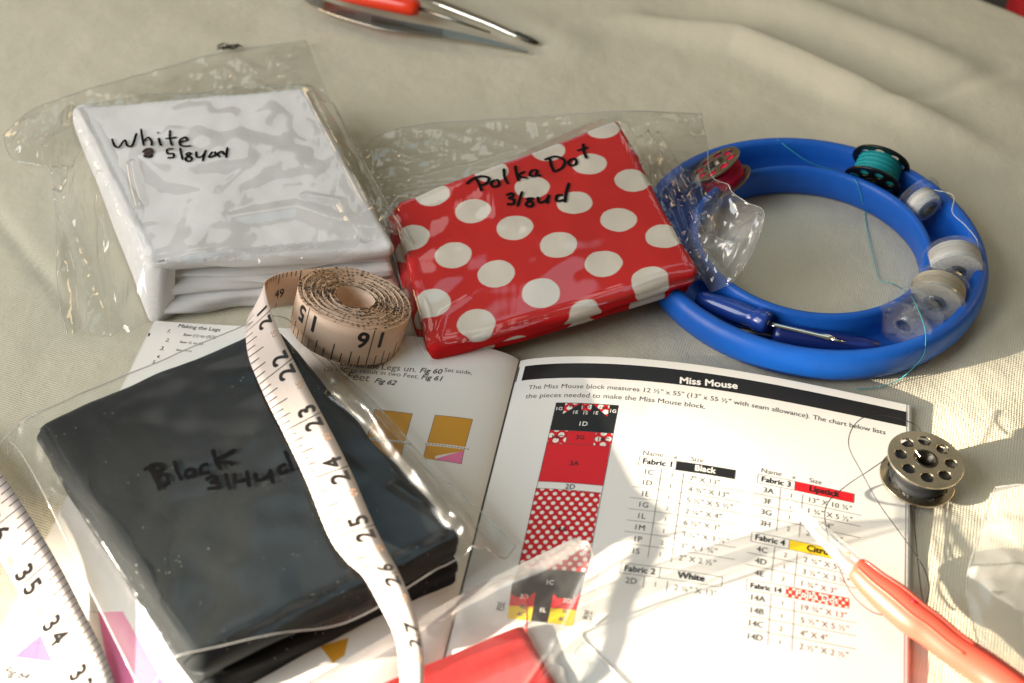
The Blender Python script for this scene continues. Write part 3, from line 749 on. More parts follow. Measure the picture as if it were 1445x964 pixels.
for dx, dy in ((0, 0), (-85, -8)):
    o = lambda x, y: px(x+dx, y+dy)
    Lp.part = 'sewing_figure#%d' % dx
    Lp.quad([o(614, 586), o(667, 592), o(656, 631), o(603, 625)], 'p_ochre', (4, 4))
    Lp.quad([o(602, 628.5), o(655, 634.5), o(654, 637), o(597, 647)], 'p_ochre', (4, 3)); Lp.tri(o(597, 647), o(614, 643), o(614, 649), 'p_ochre')
    if dx == 0: Lp.tri(o(612, 648.5), o(655, 636), o(651, 655), 'p_pink'); Lp.line(o(612, 648.5), o(651, 655), .15)
    else: Lp.quad([o(597, 647), o(654, 637), o(650, 655), o(597, 649)], 'p_ochre', (4, 3))
    for s, t in (((614, 586), (667, 592)), ((667, 592), (656, 631)), ((614, 586), (603, 625)), ((655, 634), (651, 655)), ((602, 628), (597, 647))): Lp.line(o(*s), o(*t), .15)
    Lp.line(o(600, 626.5), o(667, 635.5), .3, 'p_black', dash=1.1, dz=.06)
# list at the far left of the page
Lp.part = 'step_list'
for s, a, b in (('1.', (236, 469), (240, 470)), ('2.', (233, 482), (238, 483)), ('3.', (225, 494), (231, 495)), ('4.', (220, 505), (225, 506)), ('5.', (214, 513), (219, 514)),
                ('Making the Legs', (251, 462), (310, 468)), ('Sew (1) to (5/2)', (258, 474), (304, 478)), ('Sew 1L to (2)', (253, 484), (286, 487)), ('Sew 1N to', (248, 495), (270, 497))):
    Lp.text(s, px(*a), px(*b), 'p_text', .01)
Lp.quad(pl((209, 469), (212, 469), (211, 474), (208, 474)), 'p_black', (2, 2))
# lower left figure
Lp.part = 'sewing_figure#low'
Lp.tri(px(20, 927), px(57, 896), px(74, 934), 'p_pink'); Lp.quad(pl((138, 864), (173, 863), (242, 985), (160, 985)), 'p_pink', (5, 5))
for s, t in (((20, 927), (74, 934)), ((40, 868), (30, 925)), ((62, 872), (50, 928)), ((24, 905), (60, 908)), ((60, 860), (140, 864)), ((30, 880), (80, 886))): Lp.line(px(*s), px(*t), .13, 'p_lite')
Lp.text('Fig 64', px(3, 951), px(38, 961), 'p_text', .02, .25)
Lp.part = 'sewing_figure#hidden'
Lp.quad(pl((452, 912), (492, 900), (486, 925), (470, 936)), 'p_ochre', (4, 4)); Lp.text('4F', px(482, 890), px(496, 892), 'p_text')
Lp.build(pgL)

# ---- bags
def under(x, y):  # what the film may not sink through
    z = .5; p = V((x, y, 0))
    u, v = (p-SP0).dot(EU), 0
    if -140 < u < PW:
        d = p-SP0; vv = -d.dot(V((EU.y*-1, EU.x, 0)))
        if 0 < vv < PH: z = page(u, vv).z+.5
    return z
wb, wfilm, we = bag('clear plastic bag of white fabric, marked White 5/8yd in black pen', [
    [(5, 190, 5), (45, 157, 9), (120, 128, 12), (300, 78, 5), (432, 58, 3)],
    [(432, 58, 3), (460, 130, 8), (515, 245, 12), (582, 384, 4)],
    [(582, 384, 4), (540, 408, 1), (400, 452, 1), (205, 478, 1), (95, 470, 2)],
    [(95, 470, 2), (80, 400, 2), (74, 250, 4), (18, 225, 4), (5, 190, 5)]], [WT], seams=('top', 'left', 'right'), seed=1, floor=under, over=[wf], fh=26, hot=[(40, 190, 6, 26, 2.5), (560, 360, 10, 14, 2.0), (90, 300, 6, 20, 1.5), (370, 90, 8, 26, 1.2)], top_amp=.18, n=150, spread=.85,
    folds=[([(430, 278), (478, 285), (510, 350)], 1.6, 1.1), ([(188, 235), (193, 262), (201, 292)], 2.6, 1.2), ([(140, 250), (132, 275), (140, 320)], 3.0, 1.3), ([(60, 190), (90, 215), (50, 228)], 3.0, 1.2), ([(45, 160), (60, 225), (85, 320), (95, 440)], 3.0, 1.6), ([(0, 215), (60, 222), (110, 215)], 1.8, 1.5),
           ([(195, 225), (235, 262), (305, 274)], .9, 2.0), ([(310, 272), (345, 240)], .8, 1.5), ([(330, 310), (420, 295), (530, 330)], 1.0, 4), ([(440, 135), (520, 290)], 1.4, 1.2), ([(130, 300), (140, 400), (190, 450)], 2.5, 2), ([(545, 330), (555, 370)], 2, 1.5)])
pb, pfilm, pe = bag('clear plastic bag of polka dot fabric, marked Polka Dot 3/8yd in black pen', [
    [(503, 212, 2), (560, 182, 4), (700, 168, 8), (870, 158, 16), (990, 160, 8)],
    [(990, 160, 8), (998, 205, 20), (1003, 246, 27), (1035, 275, 32), (1077, 301, 34), (1064, 350, 32), (1048, 380, 28)],
    [(1048, 380, 28), (1008, 412, 14), (800, 482, 4), (690, 514, 2), (602, 530, 1)],
    [(602, 530, 1), (582, 474, 3), (545, 330, 6), (520, 280, 3), (503, 212, 2)]], [PT], seams=('top', 'left', 'right'), seed=7, floor=under, over=[pf, ring], fh=24, ontop=.07, hot=[(1042, 320, 30, 22, 5.5), (960, 250, 24, 14, 1.5), (1010, 390, 18, 12, 2.0), (560, 200, 4, 30, 1.2)], top_amp=.22, gap=.6, spread=.6, n=150,
    folds=[([(915, 175), (955, 260), (985, 330)], 3.4, .9), ([(930, 175), (972, 268), (988, 325)], 3.0, .8), ([(905, 180), (940, 262), (975, 335)], 2.2, .9), ([(1003, 275), (1020, 290), (1000, 335)], 3.5, 2), ([(1010, 335), (1045, 350), (1030, 365)], 3, 1.5), ([(990, 345), (1025, 372)], 2, 1.2),
           ([(575, 272), (700, 225), (850, 170)], 1.1, 1.0), ([(500, 205), (600, 205), (720, 180)], 2.0, 2), ([(500, 215), (560, 222), (640, 215)], 1.6, 1.4), ([(600, 500), (625, 420), (660, 400)], 1.3, 1.2), ([(900, 200), (880, 250), (900, 285)], 1, 1.2), ([(560, 285), (600, 420), (612, 480)], 1.0, 2.5)])
bb, bfilm, be = bag('clear plastic bag of black fabric, marked Black 3/4yd in black pen', [
    [(-10, 640, 4), (40, 590, 24), (200, 522, 30), (380, 448, 30), (425, 474, 16)],
    [(425, 474, 16), (520, 560, 15), (610, 660, 13), (655, 700, 12), (728, 770, 10)],
    [(728, 770, 10), (700, 803, 9), (640, 850, 4), (470, 945, 3), (215, 1010, 3)],
    [(215, 1010, 3), (150, 880, 6), (60, 700, 9), (20, 660, 5), (-10, 640, 4)]], [BT], seed=15, mat='film_tight', ontop=.22, floor=under, over=[bf], fh=29, hot=[(690, 770, 8, 16, 2.5), (560, 620, 14, 22, 1.6), (40, 640, 6, 20, 1.5)], top_amp=.06, gap=.6, spread=.7, n=150,
    folds=[([(60, 620), (110, 720), (230, 900)], 2.0, 1.5), ([(70, 690), (140, 760), (200, 850)], 2.5, 2.0), ([(430, 500), (520, 590), (640, 740)], 2.5, 2.0), ([(470, 560), (560, 620), (640, 700), (690, 740)], 2.2, 1.4), ([(650, 745), (690, 800)], 3, 1.5), ([(640, 735), (700, 765)], 2.0, 1.6), ([(440, 700), (470, 760), (490, 800)], .9, 1.0), ([(330, 930), (480, 860), (620, 800)], 2.0, 2.2), ([(345, 955), (520, 890), (640, 820)], 2.0, 1.8), ([(560, 690), (640, 742)], .8, 2)])
rb, rfilm, re_ = bag('clear zip bag of plain red fabric at the front edge', [
    [(400, 985, 15), (560, 893, 18), (690, 822, 22), (770, 783, 24), (812, 764, 25)],
    [(812, 764, 25), (843, 812, 23), (838, 868, 13), (822, 905, 7), (860, 950, 6), (905, 1010, 4)],
    [(905, 1010, 4), (850, 1080, 3), (700, 1150, 3), (520, 1200, 3)],
    [(520, 1200, 3), (450, 1120, 6), (410, 1040, 12), (400, 985, 15)]], [RTc], seed=22, mat='film_zip', floor=under, over=[rf], fh=18, top_amp=.3, n=120, amp=.8,
    folds=[([(440, 1000), (640, 890), (828, 800)], 5.0, 5.0), ([(828, 800), (830, 830), (770, 920), (740, 964)], 2.0, 1.2), ([(838, 840), (800, 910), (760, 964)], 1.6, 1.4), ([(800, 925), (850, 945)], 1.5, 2)])
# zip strip: fused ribs along the mouth of the zip bag
mb = MB(); rows = re_['rows']
for r0_, r1_ in ((5, 12),):
    vs = [rows[r_][i]+V((0, 0, .3+.25*math.sin(PI*(r_-r0_)/(r1_-r0_)))) for r_ in range(r0_, r1_+1) for i in range(len(rows[0]))]
    mb.add(vs, [tuple(reversed(q)) for q in grid_faces(r1_-r0_+1, len(rows[0]))])
for r_, rad in ((0, .22), (1, .16), (2, .16), (3, .16), (4, .16)):
    v, f = tube([rows[r_][i]+V((0, 0, .15)) for i in range(0, len(rows[r_]), 2)], rad, 6); mb.add(v, f)
mb.build('zip_strip', M['zipper'], rb)
cb, cfilm, ce = bag('clear plastic bag corner poking in by the coral handled tool', [
    [(1404, 688, 4), (1440, 684, 6), (1480, 690, 6), (1540, 700, 6)],
    [(1540, 700, 6), (1560, 850, 6), (1570, 1020, 6)],
    [(1570, 1020, 6), (1480, 1030, 5), (1405, 1030, 4)],
    [(1405, 1030, 4), (1385, 930, 6), (1364, 830, 9), (1380, 760, 7), (1404, 688, 4)]], [], seed=31, mat='film_dull', n=80, amp=.5,
    folds=[([(1364, 830), (1420, 826), (1480, 828)], 3.0, 1.4), ([(1385, 760), (1450, 764)], 1.5, 4)])

# handwriting on the bags
def write(film_o, strokes, w, parent, mat='ink', name='handwriting'):
    tr = bvh(film_o); mb = MB()
    for st in strokes:
        pts = catmull([tuple(map(float, p)) for p in st], 7) if len(st) > 2 else [(st[0][0]+(st[1][0]-st[0][0])*i/8, st[0][1]+(st[1][1]-st[0][1])*i/8) for i in range(9)]
        loc = []; nr = []
        for p in pts:
            c_, n_ = hit(p[0], p[1], tr, 20); n_ = n_ if n_.z > 0 else -n_
            loc.append(c_+n_*.14); nr.append(n_)
        vs = []; m_ = len(loc)
        for i in range(m_):
            t = (loc[min(i+1, m_-1)]-loc[max(i-1, 0)])
            if t.length < 1e-6: t = V((1, 0, 0))
            s = t.normalized().cross(nr[i]).normalized()*(w/2*(1+.22*nz(loc[i].x, loc[i].y, 2.5, 3)))
            if i in (0, m_-1): s = s*.55
            vs += [loc[i]-s, loc[i]+s]
        mb.add(vs, grid_faces(m_, 2))
    return mb.build(name, M[mat], parent, smooth=False)
write(wfilm, [
    [(158, 196), (162, 206), (168, 208), (176, 198), (180, 206), (187, 205), (193, 188)],
    [(199, 182), (201, 195), (203, 206)], [(203, 200), (209, 194), (214, 200), (214, 206)],
    [(224, 195), (226, 203), (228, 206)], [(222, 187), (224, 188)], [(240, 184), (240, 196), (243, 206)], [(233, 196), (250, 194)],
    [(252, 201), (264, 198), (261, 194), (254, 198), (256, 206), (270, 206)],
    [(204, 214), (212, 210), (214, 214), (207, 217), (214, 219), (211, 222), (203, 220)],
    [(245, 210), (236, 211), (237, 217), (244, 217), (245, 222), (236, 223)], [(254, 209), (258, 226)],
    [(269, 215), (263, 218), (271, 224), (266, 228), (262, 224), (271, 216)],
    [(277, 214), (278, 222), (286, 220), (291, 212)], [(290, 213), (286, 228)], [(300, 214), (295, 222), (304, 219), (303, 214)],
    [(311, 222), (307, 218), (313, 214), (317, 219)], [(321, 208), (319, 223)]], 1.05, wb)
write(wfilm, [[(203, 216), (208, 211), (213, 214), (211, 219), (206, 220), (208, 215), (212, 217)]], 2.2, wb, 'ink_brown', 'ink_blot')
write(pfilm, [
    [(672, 252), (677, 262), (680, 270)], [(658, 260), (668, 252), (680, 249), (690, 252), (686, 259), (677, 262)],
    [(699, 254), (693, 258), (696, 264), (704, 261), (703, 255), (699, 254)], [(711, 238), (712, 250), (717, 260)],
    [(727, 234), (729, 246), (732, 256)], [(741, 242), (731, 248), (745, 252)], [(758, 240), (750, 241), (748, 248), (756, 248), (758, 240), (758, 247), (764, 248)],
    [(776, 224), (778, 234), (782, 243)], [(768, 226), (782, 221), (796, 226), (794, 236), (782, 243)],
    [(807, 224), (802, 229), (806, 234), (813, 231), (812, 225), (807, 224)], [(823, 203), (824, 214), (828, 224)], [(814, 213), (830, 208)],
    [(714, 276), (722, 273), (724, 277), (718, 280), (725, 282), (724, 288), (715, 288)], [(737, 270), (730, 292)],
    [(752, 280), (744, 281), (752, 287), (748, 292), (742, 288), (753, 279)], [(759, 278), (761, 286), (770, 283), (775, 275)], [(774, 276), (772, 288)],
    [(795, 276), (786, 276), (786, 284), (796, 282)], [(803, 258), (799, 272), (797, 286)]], 1.25, pb)
write(bfilm, [
    [(212, 660), (220, 676), (226, 692)], [(203, 664), (218, 655), (228, 660), (220, 669), (234, 671), (236, 681), (222, 686)],
    [(246, 650), (250, 664), (257, 678)], [(274, 662), (264, 664), (263, 673), (274, 670), (274, 662), (277, 672)],
    [(294, 655), (285, 658), (284, 668), (297, 666)], [(300, 634), (305, 650), (312, 663)], [(333, 634), (306, 650), (322, 653), (330, 656)],
    [(290, 678), (300, 672), (306, 676), (298, 681), (308, 682), (307, 688), (292, 690)], [(318, 668), (325, 692)],
    [(331, 668), (334, 680), (350, 674)], [(348, 664), (352, 688)], [(360, 668), (364, 678), (378, 672), (382, 662)], [(381, 664), (386, 683)],
    [(404, 655), (394, 660), (398, 668), (408, 662)], [(402, 636), (408, 650), (413, 664)]], 1.35, bb)

# ------------------------------------------------------------------ tape measure: one ribbon with a roll at its start
ST = []   # (inch, A = tick edge, B = digit edge)
RC = P(501, 420, 25); RUP = V((.30, .24, 1)).normalized(); RX = (V((1, 0, 0))-RUP*RUP.x).normalized(); RY = RUP.cross(RX)
TW = 15.0
def spiral(phi, r): 
    p = RC+RX*(r*math.cos(phi))+RY*(r*math.sin(phi)); return p-RUP*TW, p
phi15 = math.radians(226); seq = []; phi = phi15; inch = 15.0; r0 = 20.6; pitch = .46
# forward part
def rad(ph): return r0+pitch*(ph-phi15)/(2*PI)
step = math.radians(6); ph = phi15; i_ = 15.0; fwd = []
while i_ < 18.55: fwd.append((i_, ph)); i_ += rad(ph)*step/25.4; ph += step
bwd = []; ph = phi15; i_ = 15.0
while rad(ph) > 7.2: ph -= step; i_ -= rad(ph)*step/25.4; bwd.append((i_, ph))
for i_, ph in list(reversed(bwd))+fwd:
    wob = .10*math.sin(ph*1.7)+.10*math.sin(ph*.61+1)
    A_, B_ = spiral(ph, rad(ph)+wob*.5); dzz = RUP*(.5*nz(ph, 0, 1.9, 5)+.35*math.sin(ph*2.2)) if i_ < 14.2 else V((0, 0, 0))
    ST.append((i_, A_+dzz, B_+dzz))
N_ROLL = len(ST)
def st(i, a, b): ST.append((i, P(*a), P(*b)))
st(19.35, (398, 432, 12), (404, 384, 27)); st(19.9, (370, 440, 14), (377, 395, 28)); st(20.45, (352, 445, 22), (374, 408, 32))
st(21, (347, 470, 31), (382, 438, 34)); st(21.5, (351, 505, 33.5), (396, 472, 35)); st(22, (366, 543, 33.5), (413, 506, 34.5)); st(22.5, (382, 577, 33), (433, 545, 34)); st(23, (399, 610, 32.8), (453, 582, 33.6)); st(24, (432, 679, 32.5), (492, 658, 33))
st(25, (466, 761, 32.5), (528, 741, 32.8)); st(25.5, (490, 793, 33), (546, 777, 32.5)); st(26, (513, 815, 31), (563, 808, 31)); st(26.5, (536, 855, 28), (581, 851, 28)); st(27, (556, 897, 26), (594, 897, 26)); st(27.5, (563, 935, 25), (598, 937, 25))
st(28, (564, 985, 23), (596, 985, 23)); st(29, (545, 1050, 15), (578, 1060, 14))
ST.append((30.5, V((-92, -176, 6)), V((-90, -191, 5))))
st(32, (175, 1000, 6), (130, 1050, 6)); st(33, (150, 928, 7), (100, 973, 6)); st(34, (115, 858, 8.5), (62, 903, 7)); st(35, (77, 786, 10), (25, 832, 8.5)); st(36, (32, 713, 11), (-22, 756, 9)); st(37, (-12, 648, 9), (-64, 688, 8)); st(38, (-60, 590, 6), (-105, 625, 5))
flat = [(s[0], *s[1], *s[2]) for s in ST]
dense = []; 
for i in range(len(flat)-1):
    k = 1 if i < N_ROLL-2 else 14
    p0 = flat[max(i-1, 0)]; p1 = flat[i]; p2 = flat[i+1]; p3 = flat[min(i+2, len(flat)-1)]
    def hm(c, t):   # non-uniform hermite in the inch parameter
        x0, x1, x2, x3 = p0[0], p1[0], p2[0], p3[0]
        m1 = (p2[c]-p0[c])/max(1e-6, x2-x0); m2 = (p3[c]-p1[c])/max(1e-6, x3-x1); hh = x2-x1
        return (2*t**3-3*t*t+1)*p1[c]+(t**3-2*t*t+t)*hh*m1+(-2*t**3+3*t*t)*p2[c]+(t**3-t*t)*hh*m2
    for j in range(k):
        t = j/k; dense.append((p1[0]+(p2[0]-p1[0])*t,)+tuple(hm(c, t) for c in range(1, 7)))
dense.append(flat[-1])
import bisect
INCH = [d[0] for d in dense]
def ribbon(i, t):
    j = max(0, min(len(INCH)-2, bisect.bisect_right(INCH, i)-1)); a = dense[j]; b = dense[j+1]; k = (i-a[0])/(b[0]-a[0])
    A_ = V(a[1:4]).lerp(V(b[1:4]), k); B_ = V(a[4:7]).lerp(V(b[4:7]), k); return A_.lerp(B_, t)
def rib_n(i, t):
    e = .02; d1 = ribbon(i+e, t)-ribbon(i-e, t); d2 = ribbon(i, 1)-ribbon(i, 0)
    n = d1.cross(d2).normalized(); return n
def rib_side(i):   # + when the inch face looks up / outward
    return 1
tape = thing('tape_measure', V((RC.x, RC.y, 0)), 'cream tape measure rolled up at one end, trailing over the black fabric pack', 'tape measure')
nT = 4
def ribbon_mesh(i0, i1, mat, name):
    idx = [d[0] for d in dense if i0 <= d[0] <= i1]
    if idx[0] > i0+1e-4: idx = [i0]+idx
    if idx[-1] < i1-1e-4: idx = idx+[i1]
    vs = []; uv = []
    for i in idx:
        for s in (.11, -.11):
            for j in range(nT+1):
                t = j/nT; n = rib_n(i, t); vs.append(ribbon(i, t)+n*s); uv.append((i, t))
    m = 2*(nT+1); f = []
    for k in range(len(idx)-1):
        for j in range(nT):
            f.append((k*m+j, k*m+j+1, (k+1)*m+j+1, (k+1)*m+j)); f.append((k*m+nT+1+j, (k+1)*m+nT+1+j, (k+1)*m+nT+2+j, k*m+nT+2+j))
        f.append((k*m, (k+1)*m, (k+1)*m+nT+1, k*m+nT+1)); f.append((k*m+nT, k*m+2*nT+1, (k+1)*m+2*nT+1, (k+1)*m+nT))
    return make(name, vs, f, M[mat], tape, uv=uv)
ROLL_END = 20.3
rl_o = ribbon_mesh(dense[0][0], ROLL_END, 'tape_roll_warm_lit', 'roll'); rb_o = ribbon_mesh(ROLL_END, 38, 'tape', 'ribbon')
# printing on the ribbon: n points away from the inch face or towards it
def face_sign(i):
    n = rib_n(i, .5); 
    return 1.0
sgn_probe = rib_n(24, .5).z
SG = 1.0 if sgn_probe > 0 else -1.0
def on_tape(i, t, off=.15): return ribbon(i, t)+rib_n(i, t)*(SG*off)
def tape_print(i0, i1, name, parent):
    mb = MB(); mr = MB()
    k = int(math.ceil(i0*8))
    while k/8 <= i1:
        i = k/8
        ln = 1.0 if k % 8 == 0 else .46 if k % 4 == 0 else .36 if k % 2 == 0 else .26
        w = .008 if k % 8 else .0075
        vs = [on_tape(i+s*w, .0+ln*j/6) for j in range(7) for s in (-1, 1)]
        mb.add(vs, grid_faces(7, 2))
        if k % 8 == 0:
            s_ = str(abs(int(i)))
            for c_, off in ((s_[0], .135), (s_[-1], -.135)) if len(s_) > 1 else ((s_, .15),):
                v, f, x0, w_ = text2d(c_, .03); sc = 9.0
                cx = (x0+w_)/2
                vs = [on_tape(i+off-(x-cx)*sc/25.4, .70-(y-.36)*sc/TW, .15+zk) for x, y, zk in v]
                mb.add(vs, f)
            # the centimetre figures of the other side show through faintly
            v, f, x0, w_ = text2d(str(int((i*2.54)) % 100), 0); sc = 3.4
            mb.add([on_tape(i+.42+(x-.5)*sc/25.4, .86+(y-.36)*sc/TW, .17) for x, y, zk in v], f, m=1) if i0 > 20.5 else None
        k += 1
    mb.build(name, None, parent, smooth=False, mats=[M['tape_ink'], M['tape_ink_red']])
tape_print(11.0, 19.2, 'inch_marks', rl_o); tape_print(20.6, 37.5, 'inch_marks', rb_o)
# dots of ink on the edges of the inner windings and the reverse side's figures
mb = MB()
for i_, ph in bwd:
    for k in range(1):
        if random.random() < .5:
            p = ribbon(i_, 1.0)+RUP*.12; d = RX*math.cos(ph)+RY*math.sin(ph); e = RUP.cross(d)
            l = random.uniform(.25, .6); mb.add([p-e*l-d*.16, p+e*l-d*.16, p+e*l+d*.2, p-e*l+d*.2], [(0, 1, 2, 3)])
for i_ in [19.1+.0787*j for j in range(14)]:
    for a, b in ((1.0, .70),) if int(round((i_-19.1)/.0787)) % 5 == 0 else ((1.0, .86),):
        mb.add([on_tape(i_+s*.007, a+(b-a)*j/3, -.2) for j in range(4) for s in (-1, 1)], grid_faces(4, 2))
        if a-b > .2: mb.add([on_tape(i_+s*.007, .0+.14*j/3, -.2) for j in range(4) for s in (-1, 1)], grid_faces(4, 2))
for s_, ic in (('50', 19.95), ('49', 19.45)):
    v, f, x0, w_ = text2d(s_, .01); sc = 5.2
    mb.add([on_tape(ic-(x-w_/2)*sc/25.4, .42+(y-.36)*sc/TW, -.2-zk) for x, y, zk in v], f)
mb.build('reverse_marks', M['tape_ink'], rl_o, smooth=False)

# ------------------------------------------------------------------ bobbins
def flange_curve(r, holes, hr, rc, core, th):
    cu = bpy.data.curves.new('fl', 'CURVE'); cu.dimensions = '2D'; cu.fill_mode = 'BOTH'; cu.extrude = th*.5-.12; cu.bevel_depth = .12; cu.bevel_resolution = 1
    def circ(cx, cy, rr, n):
        sp = cu.splines.new('POLY'); sp.points.add(n-1); sp.use_cyclic_u = True
        for i in range(n): sp.points[i].co = (cx+rr*math.cos(2*PI*i/n), cy+rr*math.sin(2*PI*i/n), 0, 1)
    circ(0, 0, r-.12, 64); circ(0, 0, core+.12, 32)
    for k in range(holes): circ(rc*math.cos(2*PI*(k+.3)/holes), rc*math.sin(2*PI*(k+.3)/holes), hr+.12, 20)
    ob = bpy.data.objects.new('fl', cu); COL.objects.link(ob); bpy.context.view_layer.update()
    me = bpy.data.meshes.new_from_object(ob.evaluated_get(bpy.context.evaluated_depsgraph_get()))
    v = [V(p.co) for p in me.vertices]; f = [tuple(p.vertices) for p in me.polygons]
    bpy.data.objects.remove(ob); bpy.data.curves.remove(cu); bpy.data.meshes.remove(me); return v, f
def local(name, v, f, mat, parent, smooth=True):
    me = bpy.data.meshes.new(name); me.from_pydata([tuple(V(p)*.001) for p in v], [], f); me.materials.append(M[mat])
    me.polygons.foreach_set('use_smooth', [smooth]*len(me.polygons)); me.validate(); me.update()
    o = bpy.data.objects.new(name, me); COL.objects.link(o); o.parent = parent; return o
def bobbin(center, axis, label, fl_mat, th_mat, r=12.2, hgt=10.5, rth=9.5, holes=8, hr=2.1, clear=False, xdir=None, spin=0, group=None, core=3.1, sub='bobbins'):
    m = frame(center, axis, xdir); t = thing('bobbin', center, label, 'bobbin', group)
    t.matrix_world = Matrix.Translation(mm(center)) @ m.to_3x3().to_4x4()
    fv, ff = flange_curve(r, holes, hr, r*.66, core, .85 if not clear else 1.2)
    me = None
    for s in (1, -1):
        o = local('flange', [p+V((0, 0, s*(hgt/2-.5))) for p in fv], ff, fl_mat, t, False)
        o.rotation_euler = (0, 0, spin+s*.2)
    hh = hgt/2-.9
    v, f = lathe([(core, -hgt/2), (core+.9, -hgt/2), (core+.9, hgt/2), (core, hgt/2), (core, -hgt/2)], 32); local('core', v, f, fl_mat if clear else 'steel_dark', t)
    if th_mat:
        n = 46; pr = [(core+.95, -hh)]+[(rth+(.13 if i % 2 else -.06)+.08*math.sin(i*1.3)-.35*(abs(2*i/n-1))**3, -hh+2*hh*i/n) for i in range(n+1)]+[(core+.95, hh)]
        v, f = lathe(pr, 48); local('wound_thread', v, f, th_mat, t)
    return t
def strand(pts, rr, mat, parent, name='thread_tail', n=10):
    v, f = tube(catmull([tuple(p) for p in pts], n), rr, 6)
    L = parent.matrix_world.inverted() if parent else Matrix()
    bpy.context.view_layer.update(); L = parent.matrix_world.inverted()
    return local(name, [(L @ mm(p))*1000 for p in v], f, mat, parent)
bk = bobbin(P(1300, 662, 7.8), (.06, .03, 1), 'silver metal bobbin of black thread, standing flat on the booklet edge', 'nickel', 'th_black', r=12.4, hgt=10.5, rth=9.6, spin=.15)
strand([P(*q) for q in ((1250, 648, 10), (1225, 665, 12), (1195, 685, 7), (1168, 710, 8), (1165, 740, 12), (1178, 785, 11), (1200, 835, 8), (1228, 862, 7), (1255, 870, 6))], .17, 'line_black', bk)
strand([P(*q) for q in ((1302, 618, 9), (1292, 600, 9), (1255, 587, 12), (1222, 588, 14), (1203, 604, 15), (1198, 630, 14), (1215, 665, 10), (1240, 710, 6), (1270, 752, 4), (1300, 795, 3), (1311, 825, 2.5), (1308, 848, 2.5), (1302, 846, 3), (1295, 790, 2.5), (1288, 715, 3))], .17, 'line_black', bk)
strand([P(1289, 628, 13.6), P(1291, 634, 14.0), P(1299, 645, 13.4)], .22, 'nickel', bk, 'thread_hook')
BTR = 'bobbins in the blue ring'
def rp(ang, r, z): a = math.radians(ang); return RCc+V((r*math.cos(a), r*math.sin(a), z))
pk = bobbin(P(1017, 245, 16), (-.56, .23, .79), 'silver metal bobbin of crimson thread in the ring beside the polka dot bag', 'bronze', 'th_pink', r=11.4, hgt=10.5, rth=9.0, group=BTR)
tl = bobbin(P(1237, 243, 14), (.42, .78, .45), 'black metal bobbin of teal thread at the far side of the ring', 'blackmetal', 'th_teal', r=12.2, hgt=11.5, rth=9.3, group=BTR)
rT = bvh(ring)
def onr(x, y, d=.5):
    r_ = rT.ray_cast(CAM, ray(x, y)); return (r_[0]-ray(x, y)*d) if r_[0] else P(x, y, .8)
strand([onr(1096, 196), onr(1115, 211, 2), onr(1140, 228, 4), onr(1165, 237, 2), onr(1194, 243, .6), onr(1206, 254), onr(1213, 268), onr(1217, 284), onr(1220, 300), P(1224, 325, .9), P(1233, 365, 1), P(1241, 394, 1.2), P(1258, 400, 4), onr(1278, 411, .6), P(1290, 425, 21), P(1304, 460, 22), onr(1306, 484, .5), onr(1300, 506, .5), P(1270, 535, .8), P(1240, 546, .6), P(1208, 549, .6)], .16, 'line_teal', tl)
w1 = bobbin(P(1303, 288, 13), (-.42, .90, .10), 'clear plastic bobbin with a little white thread next to the teal bobbin', 'clear', 'th_white', r=10.2, hgt=9, rth=6.2, holes=4, hr=.9, clear=True, group=BTR)
strand([P(1318, 268, 20), P(1345, 276, 22), P(1344, 300, 20), P(1362, 318, 20), P(1378, 338, 21), P(1380, 352, 18)], .14, 'line_white', w1)
w2 = bobbin(P(1346, 374, 13.4), (.12, .98, .12), 'clear plastic bobbin full of white thread, upper of the pair at the ring right side', 'clear', 'th_white', r=11.2, hgt=10, rth=10.1, holes=4, hr=.9, clear=True, group=BTR)
w3 = bobbin(P(1322, 417, 13.4), (.40, .90, .14), 'clear plastic bobbin full of cream thread, touching the empty bobbin', 'clear', 'th_cream', r=11.2, hgt=9.6, rth=9.9, holes=4, hr=.9, clear=True, group=BTR)
w4 = bobbin(P(1284, 450, 13.2), (.66, .74, .12), 'empty clear plastic bobbin at the near right of the ring', 'clear', None, r=11, hgt=9.6, holes=4, hr=1.0, clear=True, group=BTR)

# ------------------------------------------------------------------ seam rippers in the ring
def prism_path(pts, radii, seg=14, flat=1.0): return tube(pts, radii, seg, flat)
def along(a, b, ts): return [V(a).lerp(V(b), t) for t in ts]
sr = thing('seam_ripper', V((P(1080, 450, 10).x, P(1080, 450, 10).y, 3)), 'small seam ripper with bare steel blade and navy handle in the ring', 'seam ripper')
a, b = P(985, 420, 9), P(1086, 457, 12)
v, f = tube(along(a, b, (0, .1, .3, .55, .72, .78, .82, .95, .99, 1)), [2.6, 3.4, 3.9, 4.1, 3.9, 3.6, 4.4, 4.4, 4.0, 2.4], 18); make('handle', v, f, M['blue_handle'], sr)
a, b = P(1086, 457, 12), P(1180, 479, 12)
v, f = tube(along(a, b, (0, .1, .6, .75, .88, .96, 1)), [1.15, 1.15, 1.1, 1.2, 1.7, 1.3, .4], 12, .6); sh = make('blade', v, f, M['steel'], sr)
v, f = tube([P(1168, 476, 12), P(1180, 481, 12.5), P(1196, 483, 12)], [.8, .6, .15], 8); make('blade_point', v, f, M['steel'], sh)
s2 = thing('seam_ripper', V((P(1150, 478, 5).x, P(1150, 478, 5).y, 3)), 'capped seam ripper in dark blue plastic lying low in the ring', 'seam ripper')
a, b = P(1028, 462, 7), P(1092, 473, 7)
v, f = tube(along(a, b, (0, .5, 1)), [1.0, 1.3, 1.3], 12, .6); make('blade', v, f, M['steel_dull'], s2)
a, b = P(1090, 472, 7), P(1243, 492, 6)
